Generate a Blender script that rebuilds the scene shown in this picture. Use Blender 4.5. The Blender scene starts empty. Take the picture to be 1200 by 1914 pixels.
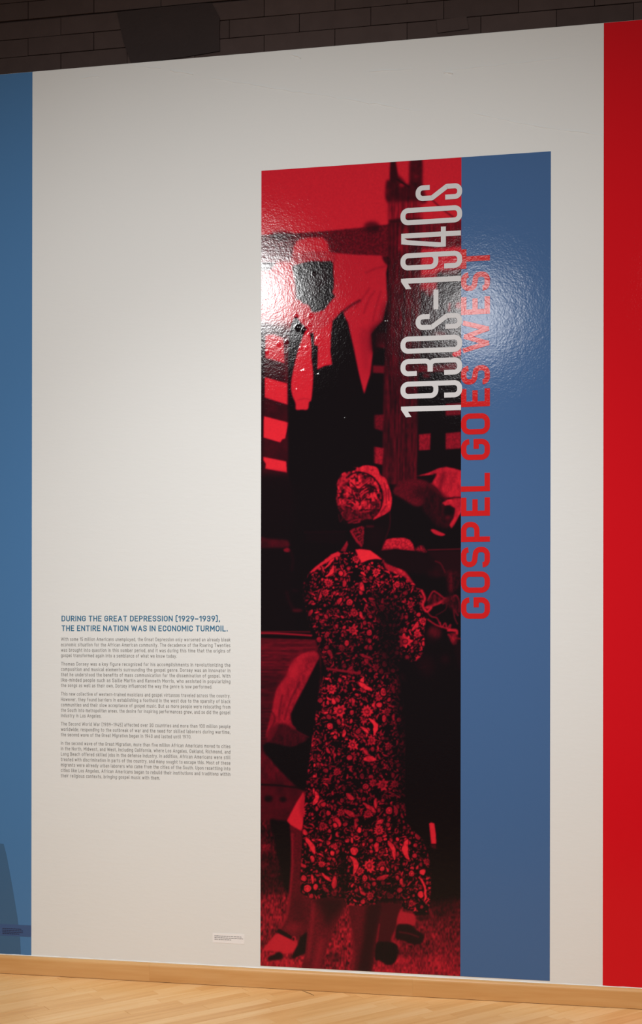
import bpy, bmesh, math, random
import numpy as np
from mathutils import Matrix, Vector

random.seed(7)
C = bpy.context.scene.collection
SC = bpy.context.scene
R = math.radians

# ------------------------------------------------------------------ camera
F, CH, CD = 2300.0, 1.5, 4.9726            # focal (px of 1200), eye height, distance to the wall
YAW, ROLL, SHY = 0.182605, 0.0012866, 211.33
cam_d = bpy.data.cameras.new('camera')
cam = bpy.data.objects.new('camera', cam_d); C.objects.link(cam)
cam_d.sensor_fit = 'HORIZONTAL'; cam_d.sensor_width = 36.0
cam_d.lens = F / 1200.0 * 36.0
cam_d.shift_y = SHY / 1200.0
cam_d.clip_start = 0.05; cam_d.clip_end = 100
cam.matrix_world = (Matrix.Translation((0, -CD, CH)) @ Matrix.Rotation(YAW, 4, 'Z')
                    @ Matrix.Rotation(math.pi/2, 4, 'X') @ Matrix.Rotation(ROLL, 4, 'Z'))
SC.camera = cam

# ------------------------------------------------------------------ world, lamps, exposure
wd = bpy.data.worlds.new('gallery_ambient'); SC.world = wd; wd.use_nodes = True
wd.node_tree.nodes['Background'].inputs[0].default_value = (1.0, 0.86, 0.74, 1)
wd.node_tree.nodes['Background'].inputs[1].default_value = 0.165

def spot(name, loc, aim, energy, angle, blend, radius, col):
    d = bpy.data.lights.new(name, 'SPOT'); o = bpy.data.objects.new(name, d); C.objects.link(o)
    d.energy = energy; d.spot_size = R(angle); d.spot_blend = blend; d.shadow_soft_size = radius; d.color = col
    o.location = loc
    o.rotation_euler = (Vector(aim) - Vector(loc)).to_track_quat('-Z', 'Y').to_euler()
    return o
WARM = (1.0, 1.0, 1.0)
spot('track_or_fill_spot', (-2.30, -4.5, 4.14), (-1.60, 0, 1.40), 378, 78, 1.0, 0.09, WARM)
spot('track_or_fill_spot', (-0.55, -4.5, 3.86), (-0.30, 0, 1.40), 95, 78, 1.0, 0.11, WARM)
spot('track_or_fill_spot', (1.45, -4.4, 4.05), (-0.10, 0, 1.45), 245, 78, 1.0, 0.09, WARM)  # added unseen wash spot, set aside so its glint misses the panels
spot('floor_fill_spot', (-1.0, -2.6, 4.9), (-0.85, -1.25, 0), 400, 80, 1.0, 0.12, (0.96, 1.0, 1.02))  # added unseen fill lamp to brighten the floor and lower wall

SC.view_settings.view_transform = 'Standard'
SC.view_settings.look = 'None'
SC.view_settings.exposure = 0.0
SC.view_settings.gamma = 1.0
SC.view_settings.use_curve_mapping = False

# ------------------------------------------------------------------ helpers
_cy, _sy, _cr, _sr = math.cos(YAW), math.sin(YAW), math.cos(ROLL), math.sin(ROLL)
def proj(X, Z, Y=0.0):
    """wall point -> position in the 1200x1914 frame"""
    dx, dy, dz = X, Y + CD, Z - CH
    x = dx*_cy + dy*_sy; y = -dx*_sy + dy*_cy
    u = F*x/y; v = -F*dz/y
    return 600 + u*_cr - v*_sr, 957 + SHY + u*_sr + v*_cr
def wall(px, py, Y=0.0):
    """position in the frame -> (X, Z) on the vertical plane at depth Y"""
    u0, v0 = px - 600, py - 957 - SHY
    u, v = u0*_cr + v0*_sr, -u0*_sr + v0*_cr
    x, y, z = u/F, 1.0, -v/F
    dx = x*_cy - y*_sy; dy = x*_sy + y*_cy
    t = (Y + CD)/dy
    return dx*t, z*t + CH

def mat(name):
    m = bpy.data.materials.new(name); m.use_nodes = True
    nt = m.node_tree
    return m, nt, nt.nodes['Principled BSDF']
def N(nt, t, **kw):
    n = nt.nodes.new(t)
    for k, v in kw.items(): setattr(n, k, v)
    return n
def L(nt, a, b): nt.links.new(a, b)
def lin(c):
    return tuple(((v/255+0.055)/1.055)**2.4 if v > 10 else v/255/12.92 for v in c)

def noise_bump(nt, bsdf, layers, coord='Object', vscale=(1, 1, 1)):
    tc = N(nt, 'ShaderNodeTexCoord'); mp = N(nt, 'ShaderNodeMapping')
    mp.inputs['Scale'].default_value = vscale
    L(nt, tc.outputs[coord], mp.inputs[0])
    prev = None
    for sc, dist, strength, det in layers:
        nz = N(nt, 'ShaderNodeTexNoise'); nz.inputs['Scale'].default_value = sc; nz.inputs['Detail'].default_value = det
        L(nt, mp.outputs[0], nz.inputs['Vector'])
        b = N(nt, 'ShaderNodeBump'); b.inputs['Strength'].default_value = strength; b.inputs['Distance'].default_value = dist
        L(nt, nz.outputs['Fac'], b.inputs['Height'])
        if prev: L(nt, prev.outputs[0], b.inputs['Normal'])
        prev = b
    L(nt, prev.outputs[0], bsdf.inputs['Normal'])
    return mp

def paint(name, col, rough, spec=0.5, bump=None, vary=0.0, vscale=(1, 1, 1)):
    m, nt, b = mat(name)
    b.inputs['Base Color'].default_value = (*col, 1)
    b.inputs['Roughness'].default_value = rough
    b.inputs['Specular IOR Level'].default_value = spec
    if bump: noise_bump(nt, b, bump, vscale=vscale)
    if vary:
        tc = N(nt, 'ShaderNodeTexCoord'); nz = N(nt, 'ShaderNodeTexNoise')
        nz.inputs['Scale'].default_value = 1.6; nz.inputs['Detail'].default_value = 5
        L(nt, tc.outputs['Object'], nz.inputs['Vector'])
        cr = N(nt, 'ShaderNodeMix', data_type='RGBA')
        cr.inputs[6].default_value = (*[c*(1-vary) for c in col], 1)
        cr.inputs[7].default_value = (*[min(1, c*(1+vary)) for c in col], 1)
        L(nt, nz.outputs['Fac'], cr.inputs[0]); L(nt, cr.outputs[2], b.inputs['Base Color'])
    return m

def vinyl(name, col, rough=0.17, ior=1.29):
    m, nt, b = mat(name); nt.nodes.remove(b)
    out = [n for n in nt.nodes if n.type == 'OUTPUT_MATERIAL'][0]
    df = N(nt, 'ShaderNodeBsdfDiffuse'); gl = N(nt, 'ShaderNodeBsdfGlossy', distribution='BECKMANN')
    fr = N(nt, 'ShaderNodeFresnel'); mx = N(nt, 'ShaderNodeMixShader')
    gl.inputs['Roughness'].default_value = rough; gl.inputs['Color'].default_value = (1, 1, 1, 1); fr.inputs['IOR'].default_value = ior
    if isinstance(col, str):
        at = N(nt, 'ShaderNodeAttribute', attribute_name=col); L(nt, at.outputs['Color'], df.inputs['Color'])
    else: df.inputs['Color'].default_value = (*col, 1)
    L(nt, fr.outputs[0], mx.inputs[0]); L(nt, df.outputs[0], mx.inputs[1]); L(nt, gl.outputs[0], mx.inputs[2]); L(nt, mx.outputs[0], out.inputs[0])
    noise_bump(nt, gl, VB)
    return m
VB = [(130, 0.0010, 0.24, 2.0), (40, 0.002, 0.16, 2.0), (9, 0.004, 0.10, 1.0)]     # orange-peel of vinyl over painted wall
M = {}
M['white'] = paint('warm_white_wall_paint', (0.75, 0.76, 0.748), 0.55, 0.35, [(70, 0.002, 0.25, 3), (6, 0.006, 0.10, 2)], 0.02, (0.35, 1, 1))
M['crack'] = paint('painted_over_crack', (0.75, 0.76, 0.748), 0.5, 0.35, [(90, 0.002, 0.3, 3)])
M['blue'] = vinyl('blue_vinyl', (0.061, 0.135, 0.30))
M['bluel'] = vinyl('teal_blue_vinyl', (0.070, 0.190, 0.395))
M['blued'] = vinyl('darker_blue_vinyl', (0.052, 0.125, 0.24))
M['blueb'] = vinyl('indigo_caption_band', (0.050, 0.100, 0.235))
M['navy'] = paint('navy_caption_ink', (0.016, 0.024, 0.075), 0.4, 0.4)
M['red'] = vinyl('red_vinyl', (0.64, 0.006, 0.013))
M['title'] = vinyl('red_letter_vinyl', (0.58, 0.014, 0.016))
M['silver'] = paint('pale_grey_letter_vinyl', (0.62, 0.61, 0.62), 0.45, 0.2, [(60, 0.002, 0.1, 2)])
M['ink'] = paint('grey_text_vinyl', (0.26, 0.25, 0.24), 0.5, 0.3)
M['headink'] = paint('blue_text_vinyl', (0.026, 0.15, 0.28), 0.45, 0.4)
M['card'] = paint('pale_label_film', (0.84, 0.84, 0.85), 0.35, 0.5, [(60, 0.001, 0.1, 1)])
M['cardink'] = paint('label_ink', (0.30, 0.30, 0.31), 0.5, 0.3)
M['caulk'] = paint('white_caulk', (0.76, 0.73, 0.68), 0.5, 0.4, [(40, 0.004, 0.5, 3)])
M['scratch'] = paint('scuff_groove', (0.10, 0.05, 0.02), 0.7, 0.2, [(200, 0.001, 0.3, 1)])

def dark_brick(name, a, b_, rough):
    m, nt, b = mat(name)
    oi = N(nt, 'ShaderNodeObjectInfo'); tc = N(nt, 'ShaderNodeTexCoord')
    nz = N(nt, 'ShaderNodeTexNoise'); nz.inputs['Scale'].default_value = 14; nz.inputs['Detail'].default_value = 6
    va = N(nt, 'ShaderNodeVectorMath', operation='ADD')
    L(nt, tc.outputs['Object'], va.inputs[0]); L(nt, oi.outputs['Location'], va.inputs[1])
    L(nt, va.outputs[0], nz.inputs['Vector'])
    ad = N(nt, 'ShaderNodeMath', operation='MULTIPLY_ADD'); ad.inputs[1].default_value = 0.35
    L(nt, oi.outputs['Random'], ad.inputs[0])
    ml = N(nt, 'ShaderNodeMath', operation='MULTIPLY'); ml.inputs[1].default_value = 0.65
    L(nt, nz.outputs['Fac'], ml.inputs[0]); L(nt, ml.outputs[0], ad.inputs[2])
    mx = N(nt, 'ShaderNodeMix', data_type='RGBA'); mx.inputs[6].default_value = (*a, 1); mx.inputs[7].default_value = (*b_, 1)
    L(nt, ad.outputs[0], mx.inputs[0]); L(nt, mx.outputs[2], b.inputs['Base Color'])
    b.inputs['Roughness'].default_value = rough; b.inputs['Specular IOR Level'].default_value = 0.25
    nz2 = N(nt, 'ShaderNodeTexNoise'); nz2.inputs['Scale'].default_value = 60; nz2.inputs['Detail'].default_value = 5
    L(nt, va.outputs[0], nz2.inputs['Vector'])
    bp = N(nt, 'ShaderNodeBump'); bp.inputs['Strength'].default_value = 0.6; bp.inputs['Distance'].default_value = 0.004
    L(nt, nz2.outputs['Fac'], bp.inputs['Height']); L(nt, bp.outputs[0], b.inputs['Normal'])
    return m
M['brick'] = dark_brick('dark_brown_painted_brick', (0.044, 0.027, 0.024), (0.082, 0.053, 0.047), 0.75)
M['mortar'] = dark_brick('dark_mortar', (0.036, 0.023, 0.021), (0.062, 0.04, 0.036), 0.9)
M['patch'] = dark_brick('smooth_dark_patch', (0.024, 0.0145, 0.0135), (0.036, 0.022, 0.020), 0.7)

def wood(name, dark, mid, light, rough, attr=None, stretch=(2.2, 26, 26), spread=1.0):
    m, nt, b = mat(name)
    tc = N(nt, 'ShaderNodeTexCoord'); oi = N(nt, 'ShaderNodeObjectInfo')
    if attr:
        at = N(nt, 'ShaderNodeAttribute', attribute_name=attr); rnd = at.outputs['Fac']
    else:
        rnd = oi.outputs['Random']
    sc = N(nt, 'ShaderNodeMath', operation='MULTIPLY'); sc.inputs[1].default_value = 37.0
    L(nt, rnd, sc.inputs[0])
    va = N(nt, 'ShaderNodeVectorMath', operation='ADD')
    L(nt, tc.outputs['Object'], va.inputs[0]); L(nt, sc.outputs[0], va.inputs[1])
    mp = N(nt, 'ShaderNodeMapping'); mp.inputs['Scale'].default_value = stretch
    L(nt, va.outputs[0], mp.inputs[0])
    nz = N(nt, 'ShaderNodeTexNoise'); nz.inputs['Scale'].default_value = 1.0; nz.inputs['Detail'].default_value = 5; nz.inputs['Distortion'].default_value = 0.6
    L(nt, mp.outputs[0], nz.inputs['Vector'])
    mp2 = N(nt, 'ShaderNodeMapping'); mp2.inputs['Scale'].default_value = (stretch[0]*3, stretch[1]*7, stretch[2]*7)
    L(nt, va.outputs[0], mp2.inputs[0])
    nz2 = N(nt, 'ShaderNodeTexNoise'); nz2.inputs['Scale'].default_value = 1.0; nz2.inputs['Detail'].default_value = 4
    L(nt, mp2.outputs[0], nz2.inputs['Vector'])
    # tone = .5 + spread*(rnd-.5)*.6 + (grain-.5)*.8
    t1 = N(nt, 'ShaderNodeMath', operation='MULTIPLY_ADD'); t1.inputs[1].default_value = 0.62*spread; t1.inputs[2].default_value = -0.31*spread - 0.12
    L(nt, rnd, t1.inputs[0])
    t2 = N(nt, 'ShaderNodeMath', operation='MULTIPLY_ADD'); t2.inputs[1].default_value = 0.95
    L(nt, nz.outputs['Fac'], t2.inputs[0]); L(nt, t1.outputs[0], t2.inputs[2])
    t3 = N(nt, 'ShaderNodeMath', operation='MULTIPLY_ADD'); t3.inputs[1].default_value = 0.3
    L(nt, nz2.outputs['Fac'], t3.inputs[0]); L(nt, t2.outputs[0], t3.inputs[2])
    cr = N(nt, 'ShaderNodeValToRGB')
    e = cr.color_ramp.elements
    e[0].position = 0.08; e[0].color = (*dark, 1); e[1].position = 0.92; e[1].color = (*light, 1)
    k = e.new(0.5); k.color = (*mid, 1)
    L(nt, t3.outputs[0], cr.inputs[0]); L(nt, cr.outputs[0], b.inputs['Base Color'])
    b.inputs['Roughness'].default_value = rough; b.inputs['Specular IOR Level'].default_value = 0.4
    bp = N(nt, 'ShaderNodeBump'); bp.inputs['Strength'].default_value = 0.08; bp.inputs['Distance'].default_value = 0.001
    L(nt, nz2.outputs['Fac'], bp.inputs['Height']); L(nt, bp.outputs[0], b.inputs['Normal'])
    return m
FL = ((0.64, 0.32, 0.11), (0.77, 0.44, 0.175), (0.85, 0.55, 0.27))
M['plank'] = wood('maple_floor_strip', *FL, 0.38, spread=0.62)
M['plankf'] = wood('maple_floor_field', *FL, 0.38, attr='tone', spread=0.62)
M['base'] = wood('maple_baseboard', (0.46, 0.205, 0.06), (0.60, 0.315, 0.11), (0.70, 0.42, 0.18), 0.33, stretch=(1.6, 14, 14), spread=0.6)

def link(name, me, m, parent=None, loc=None):
    o = bpy.data.objects.new(name, me)
    if m and me and not me.materials: me.materials.append(m)
    C.objects.link(o)
    if parent: o.parent = parent
    if loc: o.location = loc
    return o
def mesh(verts, faces, name='mesh'):
    me = bpy.data.meshes.new(name); me.from_pydata([tuple(v) for v in verts], [], faces); me.update()
    return me
def tag(o, label=None, cat=None, group=None, kind=None):
    for k, v in (('label', label), ('category', cat), ('group', group), ('kind', kind)):
        if v: o[k] = v
    return o
def thing(name, label, cat, loc, group=None):
    o = bpy.data.objects.new(name, None); C.objects.link(o); o.location = loc; o.empty_display_size = 0.1
    return tag(o, label, cat, group)
def box_mesh(x0, x1, y0, y1, z0, z1, bevel=0.0):
    bm = bmesh.new()
    bmesh.ops.create_cube(bm, size=1)
    for v in bm.verts:
        v.co = ((x0+x1)/2 + v.co.x*(x1-x0), (y0+y1)/2 + v.co.y*(y1-y0), (z0+z1)/2 + v.co.z*(z1-z0))
    if bevel: bmesh.ops.bevel(bm, geom=list(bm.edges), offset=bevel, segments=1, affect='EDGES')
    me = bpy.data.meshes.new('box'); bm.to_mesh(me); bm.free()
    return me
def prism(poly, y0, y1, org=(0, 0, 0)):
    """polygon in (X, Z) extruded along Y from y0 (front) to y1 (back)"""
    n = len(poly)
    v = [(x-org[0], y0-org[1], z-org[2]) for x, z in poly] + [(x-org[0], y1-org[1], z-org[2]) for x, z in poly]
    f = [list(range(n))[::-1], list(range(n, 2*n))] + [[i, (i+1) % n, n+(i+1) % n, n+i] for i in range(n)]
    me = mesh(v, f)
    bm = bmesh.new(); bm.from_mesh(me); bmesh.ops.recalc_face_normals(bm, faces=bm.faces); bm.to_mesh(me); bm.free()
    return me

# ------------------------------------------------------------------ stroke lettering
def rounded(pts, closed=False, seg=6):
    out = []; n = len(pts)
    for i, p in enumerate(pts):
        r = p[2] if len(p) > 2 else 0
        if r <= 0 or (not closed and i in (0, n-1)):
            out.append((p[0], p[1])); continue
        a = pts[i-1]; b = pts[(i+1) % n]
        va = Vector((a[0]-p[0], a[1]-p[1])); vb = Vector((b[0]-p[0], b[1]-p[1]))
        la, lb = va.length, vb.length
        if la < 1e-9 or lb < 1e-9: continue
        va /= la; vb /= lb
        cs = max(-0.9999, min(0.9999, va.dot(vb))); half = math.acos(cs)/2
        t = min(r/math.tan(half), la*0.5 if len(a) > 2 and a[2] > 0 else la, lb*0.5 if len(b) > 2 and b[2] > 0 else lb)
        rr = t*math.tan(half)
        bis = (va+vb); bis.normalize()
        cx = p[0]+bis.x*rr/math.sin(half); cy = p[1]+bis.y*rr/math.sin(half)
        s = Vector((p[0]+va.x*t-cx, p[1]+va.y*t-cy)); e = Vector((p[0]+vb.x*t-cx, p[1]+vb.y*t-cy))
        a0 = math.atan2(s.y, s.x); d = math.atan2(e.y, e.x)-a0
        while d > math.pi: d -= 2*math.pi
        while d < -math.pi: d += 2*math.pi
        for k in range(seg+1):
            g = a0+d*k/seg; out.append((cx+rr*math.cos(g), cy+rr*math.sin(g)))
    q = []
    for p in out:
        if not q or (abs(p[0]-q[-1][0]) + abs(p[1]-q[-1][1])) > 2e-4: q.append(p)
    if closed and len(q) > 1 and abs(q[0][0]-q[-1][0])+abs(q[0][1]-q[-1][1]) < 2e-4: q.pop()
    return q
def ribbon(pts, w, closed, V, FC, cap=0.0, layer=0):
    """thick polyline with mitred joints; appends 2-D verts and faces"""
    n = len(pts)
    P = [Vector(p) for p in pts]
    if n < 2: return
    if not closed and cap:
        d = (P[0]-P[1]).normalized(); P[0] = P[0]+d*cap
        d = (P[-1]-P[-2]).normalized(); P[-1] = P[-1]+d*cap
    if not closed:
        for i in range(1, n-1):                      # very sharp turns: two butted strokes instead of a mitre
            d1 = (P[i]-P[i-1]).normalized(); d2 = (P[i+1]-P[i]).normalized()
            if d1.dot(d2) < -0.35:
                A = [tuple(q) for q in P[:i+1]]; B = [tuple(q) for q in P[i:]]
                A[-1] = tuple(P[i]+d1*w*.36); B[0] = tuple(P[i]-d2*w*.30)
                ribbon(A, w, False, V, FC, 0, layer); ribbon(B, w, False, V, FC, 0, layer+.5)
                return
    base = len(V)
    for i in range(n):
        if closed: a, b = P[i-1], P[(i+1) % n]
        else: a, b = P[max(0, i-1)], P[min(n-1, i+1)]
        d1 = (P[i]-a); d2 = (b-P[i])
        if d1.length < 1e-9: d1 = d2
        if d2.length < 1e-9: d2 = d1
        d1 = d1.normalized(); d2 = d2.normalized()
        n1 = Vector((-d1.y, d1.x)); n2 = Vector((-d2.y, d2.x))
        m = n1+n2
        if m.length < 1e-6: m = n1.copy()
        m.normalize(); k = min(1.7, 1/max(0.2, m.dot(n1)))
        a_ = P[i]+m*(w/2*k); b_ = P[i]-m*(w/2*k)
        V.append(Vector((a_.x, a_.y, layer))); V.append(Vector((b_.x, b_.y, layer)))
    for i in range(n if closed else n-1):
        j = (i+1) % n
        FC.append([base+2*i, base+2*i+1, base+2*j+1, base+2*j])

def G(w, *paths): return (w, paths)
XH = .70
GL = {
 'A': G(.62, '0,0 .31,1 .62,0', '.11,.3 .51,.3'),
 'B': G(.5, '0,0 0,1', '0,1 .46,1,.22 .46,.53,.22 0,.53', '0,.53 .5,.53,.25 .5,0,.25 0,0'),
 'C': G(.5, '.5,.7 .5,1,.25 0,1,.25 0,0,.25 .5,0,.25 .5,.3'),
 'D': G(.52, 'c 0,0 0,1 .52,1,.28 .52,0,.28'),
 'E': G(.46, '.46,1 0,1 0,0 .46,0', '0,.52 .40,.52'),
 'F': G(.44, '.44,1 0,1 0,0', '0,.5 .38,.5'),
 'G': G(.52, '.52,.76 .52,1,.26 0,1,.26 0,0,.26 .52,0,.26 .52,.47 .28,.47'),
 'H': G(.54, '0,0 0,1', '.54,0 .54,1', '0,.5 .54,.5'),
 'I': G(.0, '0,0 0,1'),
 'J': G(.36, '.36,1 .36,0,.2 0,0,.2 0,.14'),
 'K': G(.52, '0,0 0,1', '.5,1 .02,.4', '.18,.56 .53,0'),
 'L': G(.44, '0,1 0,0 .44,0'),
 'M': G(.66, '0,0 0,1 .33,.36 .66,1 .66,0'),
 'N': G(.56, '0,0 0,1 .56,0 .56,1'),
 'O': G(.54, 'c 0,0,.27 0,1,.27 .54,1,.27 .54,0,.27'),
 'P': G(.5, '0,0 0,1', '0,1 .5,1,.26 .5,.44,.26 0,.44'),
 'Q': G(.54, 'c 0,0,.27 0,1,.27 .54,1,.27 .54,0,.27', '.34,.2 .58,-.04'),
 'R': G(.5, '0,0 0,1', '0,1 .5,1,.26 .5,.46,.26 0,.46', '.26,.46 .52,0'),
 'S': G(.5, '.49,.80 .47,1,.2 0,1,.24 .0,.56,.22 .5,.48,.22 .5,0,.24 0,0,.2 -.01,.2'),
 'T': G(.54, '0,1 .54,1', '.27,1 .27,0'),
 'U': G(.54, '0,1 0,0,.27 .54,0,.27 .54,1'),
 'V': G(.58, '0,1 .29,0 .58,1'),
 'W': G(.92, '0,1 .22,0 .46,.92 .70,0 .92,1'),
 'X': G(.54, '0,0 .54,1', '0,1 .54,0'),
 'Y': G(.56, '0,1 .28,.45 .56,1', '.28,.45 .28,0'),
 'Z': G(.48, '0,1 .48,1 0,0 .48,0'),
 'a': G(.38, '.03,.7 .38,.7,.18 .38,0', '.38,.4 0,.4,.19 0,0,.19 .38,0'),
 'b': G(.4, '0,1 0,0', 'c 0,0,.0 0,.7 .4,.7,.2 .4,0,.2'),
 'c': G(.36, '.36,.68 0,.72,.2 0,-.02,.2 .36,.02'),
 'd': G(.4, '.4,1 .4,0', 'c .4,0 .4,.7 0,.7,.2 0,0,.2'),
 'e': G(.4, '0,.36 .4,.36', '.4,.36 .4,.7,.2 0,.7,.2 0,0,.2 .37,0,.05 .38,.05'),
 'f': G(.26, '.1,0 .1,1,.14 .28,1', '0,.66 .26,.66'),
 'g': G(.4, 'c .4,0 .4,.7 0,.7,.2 0,0,.2', '.4,.7 .4,-.26,.16 .04,-.26'),
 'h': G(.4, '0,1 0,0', '0,.7 .4,.7,.2 .4,0'),
 'i': G(.0, '0,0 0,.7', '0,.9 0,.98'),
 'j': G(.06, '.06,.7 .06,-.26,.1 -.06,-.26', '.06,.9 .06,.98'),
 'k': G(.38, '0,0 0,1', '.36,.7 .02,.28', '.12,.4 .39,0'),
 'l': G(.08, '0,1 0,0,.1 .1,0'),
 'm': G(.66, '0,0 0,.7', '0,.7 .33,.7,.16 .33,0', '.33,.7 .66,.7,.16 .66,0'),
 'n': G(.4, '0,0 0,.7', '0,.7 .4,.7,.2 .4,0'),
 'o': G(.4, 'c 0,0,.2 0,.7,.2 .4,.7,.2 .4,0,.2'),
 'p': G(.4, '0,-.28 0,.7', 'c 0,0 0,.7 .4,.7,.2 .4,0,.2'),
 'q': G(.4, '.4,-.28 .4,.7', 'c .4,0 .4,.7 0,.7,.2 0,0,.2'),
 'r': G(.24, '0,0 0,.7 .25,.7'),
 's': G(.36, '.35,.66 .3,.7,.05 0,.7,.17 0,.37,.17 .36,.34,.16 .36,0,.17 .04,0,.05 0,.04'),
 't': G(.26, '.1,.94 .1,0,.12 .27,0', '0,.68 .26,.68'),
 'u': G(.4, '0,.7 0,0,.2 .4,0', '.4,.7 .4,0'),
 'v': G(.4, '0,.7 .2,0 .4,.7'),
 'w': G(.64, '0,.7 .16,0 .32,.66 .48,0 .64,.7'),
 'x': G(.38, '0,0 .38,.7', '0,.7 .38,0'),
 'y': G(.4, '0,.7 .21,0', '.4,.7 .12,-.26 .02,-.26'),
 'z': G(.34, '0,.7 .34,.7 0,0 .34,0'),
 '0': G(.46, 'c 0,0,.23 0,1,.23 .46,1,.23 .46,0,.23'),
 '1': G(.24, '0,.78 .24,1 .24,0'),
 '2': G(.46, '0,.78 0,1,.22 .46,1,.22 .46,.6,.1 0,0 .46,0'),
 '3': G(.46, '0,.8 0,1,.2 .45,1,.2 .45,.54,.18 .14,.54', '.14,.54 .46,.54,.22 .46,0,.22 0,0,.2 0,.2'),
 '4': G(.5, '.3,1 0,.24 .5,.24', '.37,.45 .37,0'),
 '5': G(.46, '.44,1 .02,1 0,.5 .46,.6,.2 .46,0,.24 0,0,.2 0,.14'),
 '7': G(.46, '0,1 .46,1 .15,0'),
 '9': G(.46, 'c 0,.4,.22 0,1,.22 .46,1,.22 .46,.4,.22', '.46,.7 .46,.5,.2 .18,0'),
 '.': G(.0, '0,0 0,.05'), ',': G(.03, '.03,.05 0,-.14'), ';': G(.03, '.03,.05 0,-.14', '.03,.6 .03,.66'),
 '-': G(.24, '0,.38 .24,.38'), '–': G(.44, '0,.42 .44,.42'),
 '(': G(.16, '.2,1.1 0,1.1,.1 0,-.1,.1 .2,-.1'), ')': G(.16, '-.04,1.1 .16,1.1,.1 .16,-.1,.1 -.04,-.1'),
}
def glyph_paths(ch):
    w, paths = GL[ch]
    out = []
    for s in paths:
        closed = s.startswith('c ')
        pts = [tuple(float(q) for q in t.split(',')) for t in s.replace('c ', '', 1).split()] if closed else [tuple(float(q) for q in t.split(',')) for t in s.split()]
        out.append((pts, closed))
    return w, out
def text_line(text, x0, x1, zb, cap, s, seg=3, gap=.16, space=.34, VV=None, FF=None, y=0.0, org=(0, 0, 0)):
    """one justified line from x0 to x1 (metres) on the wall plane; s = stroke in units of the cap centreline"""
    k = cap/(1+s)
    adv = []
    for ch in text:
        adv.append(space if ch == ' ' else GL[ch][0]+s+gap)
    tot = sum(adv)-gap
    fx = (x1-x0)/(tot*k)
    x = 0.0
    for ch, a in zip(text, adv):
        if ch != ' ':
            w, paths = glyph_paths(ch)
            V, FC = [], []
            for li, (pts, closed) in enumerate(paths):
                ribbon(rounded(pts, closed, seg), s, closed, V, FC, s/2, li)
            b = len(VV)
            for v in V:
                VV.append((x0+(x+s/2+v.x)*k*fx-org[0], y-v.z*0.0002-org[1], zb+(v.y+s/2)*k-org[2]))
            FF.extend([[b+i for i in f][::-1] if False else [b+i for i in f] for f in FC])
        x += a

# ================================================================== THE SETTING
XL, XR = -5.0, 4.0
ZT = 3.8765                                    # top edge of the white wall
wb = link('wall_back', box_mesh(XL, XR, 0.0, 0.045, 0.0, ZT, 0.002), M['white']); tag(wb, kind='structure')
# painted-over hairline ridges in the white paint
def ridge(pts_px, w=0.0022, h=0.0012):
    p = [Vector(wall(*q)) for q in pts_px]; V, FC = [], []
    for i, q in enumerate(p):
        d = (p[min(i+1, len(p)-1)]-p[max(i-1, 0)]).normalized(); n = Vector((-d.y, d.x))
        ww = w*(0.5+0.8*random.random()); hh = 1.9*h*(0.5+0.8*random.random())
        V += [(q.x+n.x*ww, 0.0005, q.y+n.y*ww), (q.x, -hh, q.y), (q.x-n.x*ww, 0.0005, q.y-n.y*ww)]
    for i in range(len(p)-1):
        a = 3*i; FC += [[a, a+1, a+4, a+3], [a+1, a+2, a+5, a+4]]
    me = mesh(V, FC)
    for f in me.polygons: f.use_smooth = True
    return link('plaster_ridge', me, M['crack'], wb)
def jitter(a, b, n, j=1.2):
    return [(a[0]+(b[0]-a[0])*t/n, a[1]+(b[1]-a[1])*t/n+(random.random()-.5)*2*j) for t in range(n+1)]
ridge(jitter((232, 121), (300, 129), 6)); ridge(jitter((318, 132), (360, 140), 5), 0.003, 0.002)
ridge(jitter((395, 146), (560, 173), 12)); ridge(jitter((560, 173), (790, 208), 16, 2)); ridge(jitter((885, 213), (1010, 238), 10))
ridge(jitter((1010, 238), (1124, 252), 10)); ridge(jitter((150, 146), (185, 142), 4)); ridge(jitter((830, 135), (846, 137), 3), .004, .003)
ridge(jitter((690, 133), (770, 131), 5)); ridge(jitter((545, 103), (562, 108), 3), .003, .002); ridge(jitter((830, 134), (1090, 104), 14, 1.6), .002, .0008)

# dark brick wall above, set back behind the white wall
YB = 0.075
wu = link('wall_upper', box_mesh(XL, XR, YB+0.012, YB+0.25, 0.0, 5.2), M['mortar']); tag(wu, kind='structure')
zB = wall(0, 75, YB)[1]; CHT = 0.0775; BL = 0.302
x693 = wall(693, 30, YB)[0]
bricks = {}
for c in range(-2, 4):                              # course below/above line B
    z0 = zB + (c-1)*CHT + 0.0 ; z1 = z0+CHT-0.009
    off = 0.0 if c % 2 == 0 else BL/2
    for i in range(-12, 6):
        xa = x693 + off + i*BL
        if xa > 2.0 or xa+BL < -3.9: continue
        key = (i*7+c) % 5
        if key not in bricks: bricks[key] = box_mesh(0.0006, BL-0.0012, -0.0028+0.0010*key/2, 0.04, 0, CHT-0.0024, 0.0012)
        o = link('brick', bricks[key], M['brick'], wu, (xa, YB+0.004, z0 + (0.005 if c >= 2 else 0.0)))
        o.rotation_euler = (0, (random.random()-.5)*0.006, 0)
pp = [wall(*q, YB) for q in [(219, 23), (300, 14), (372, 7), (396, 6), (411, 34), (410, 60), (411, 96), (340, 108), (246, 120), (240, 104), (231, 78)]]
po = (pp[0][0], YB-0.003, pp[0][1])
pt = link('smooth_patch', prism(pp, YB-0.003, YB+0.010, po), M['patch'], wu, po)
p2 = [wall(*q, YB) for q in [(816, 38), (872, 31), (876, 54), (818, 62)]]
po = (p2[0][0], YB-0.002, p2[0][1])
link('smooth_patch', prism(p2, YB-0.002, YB+0.010, po), M['brick'], wu, po)

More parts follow.
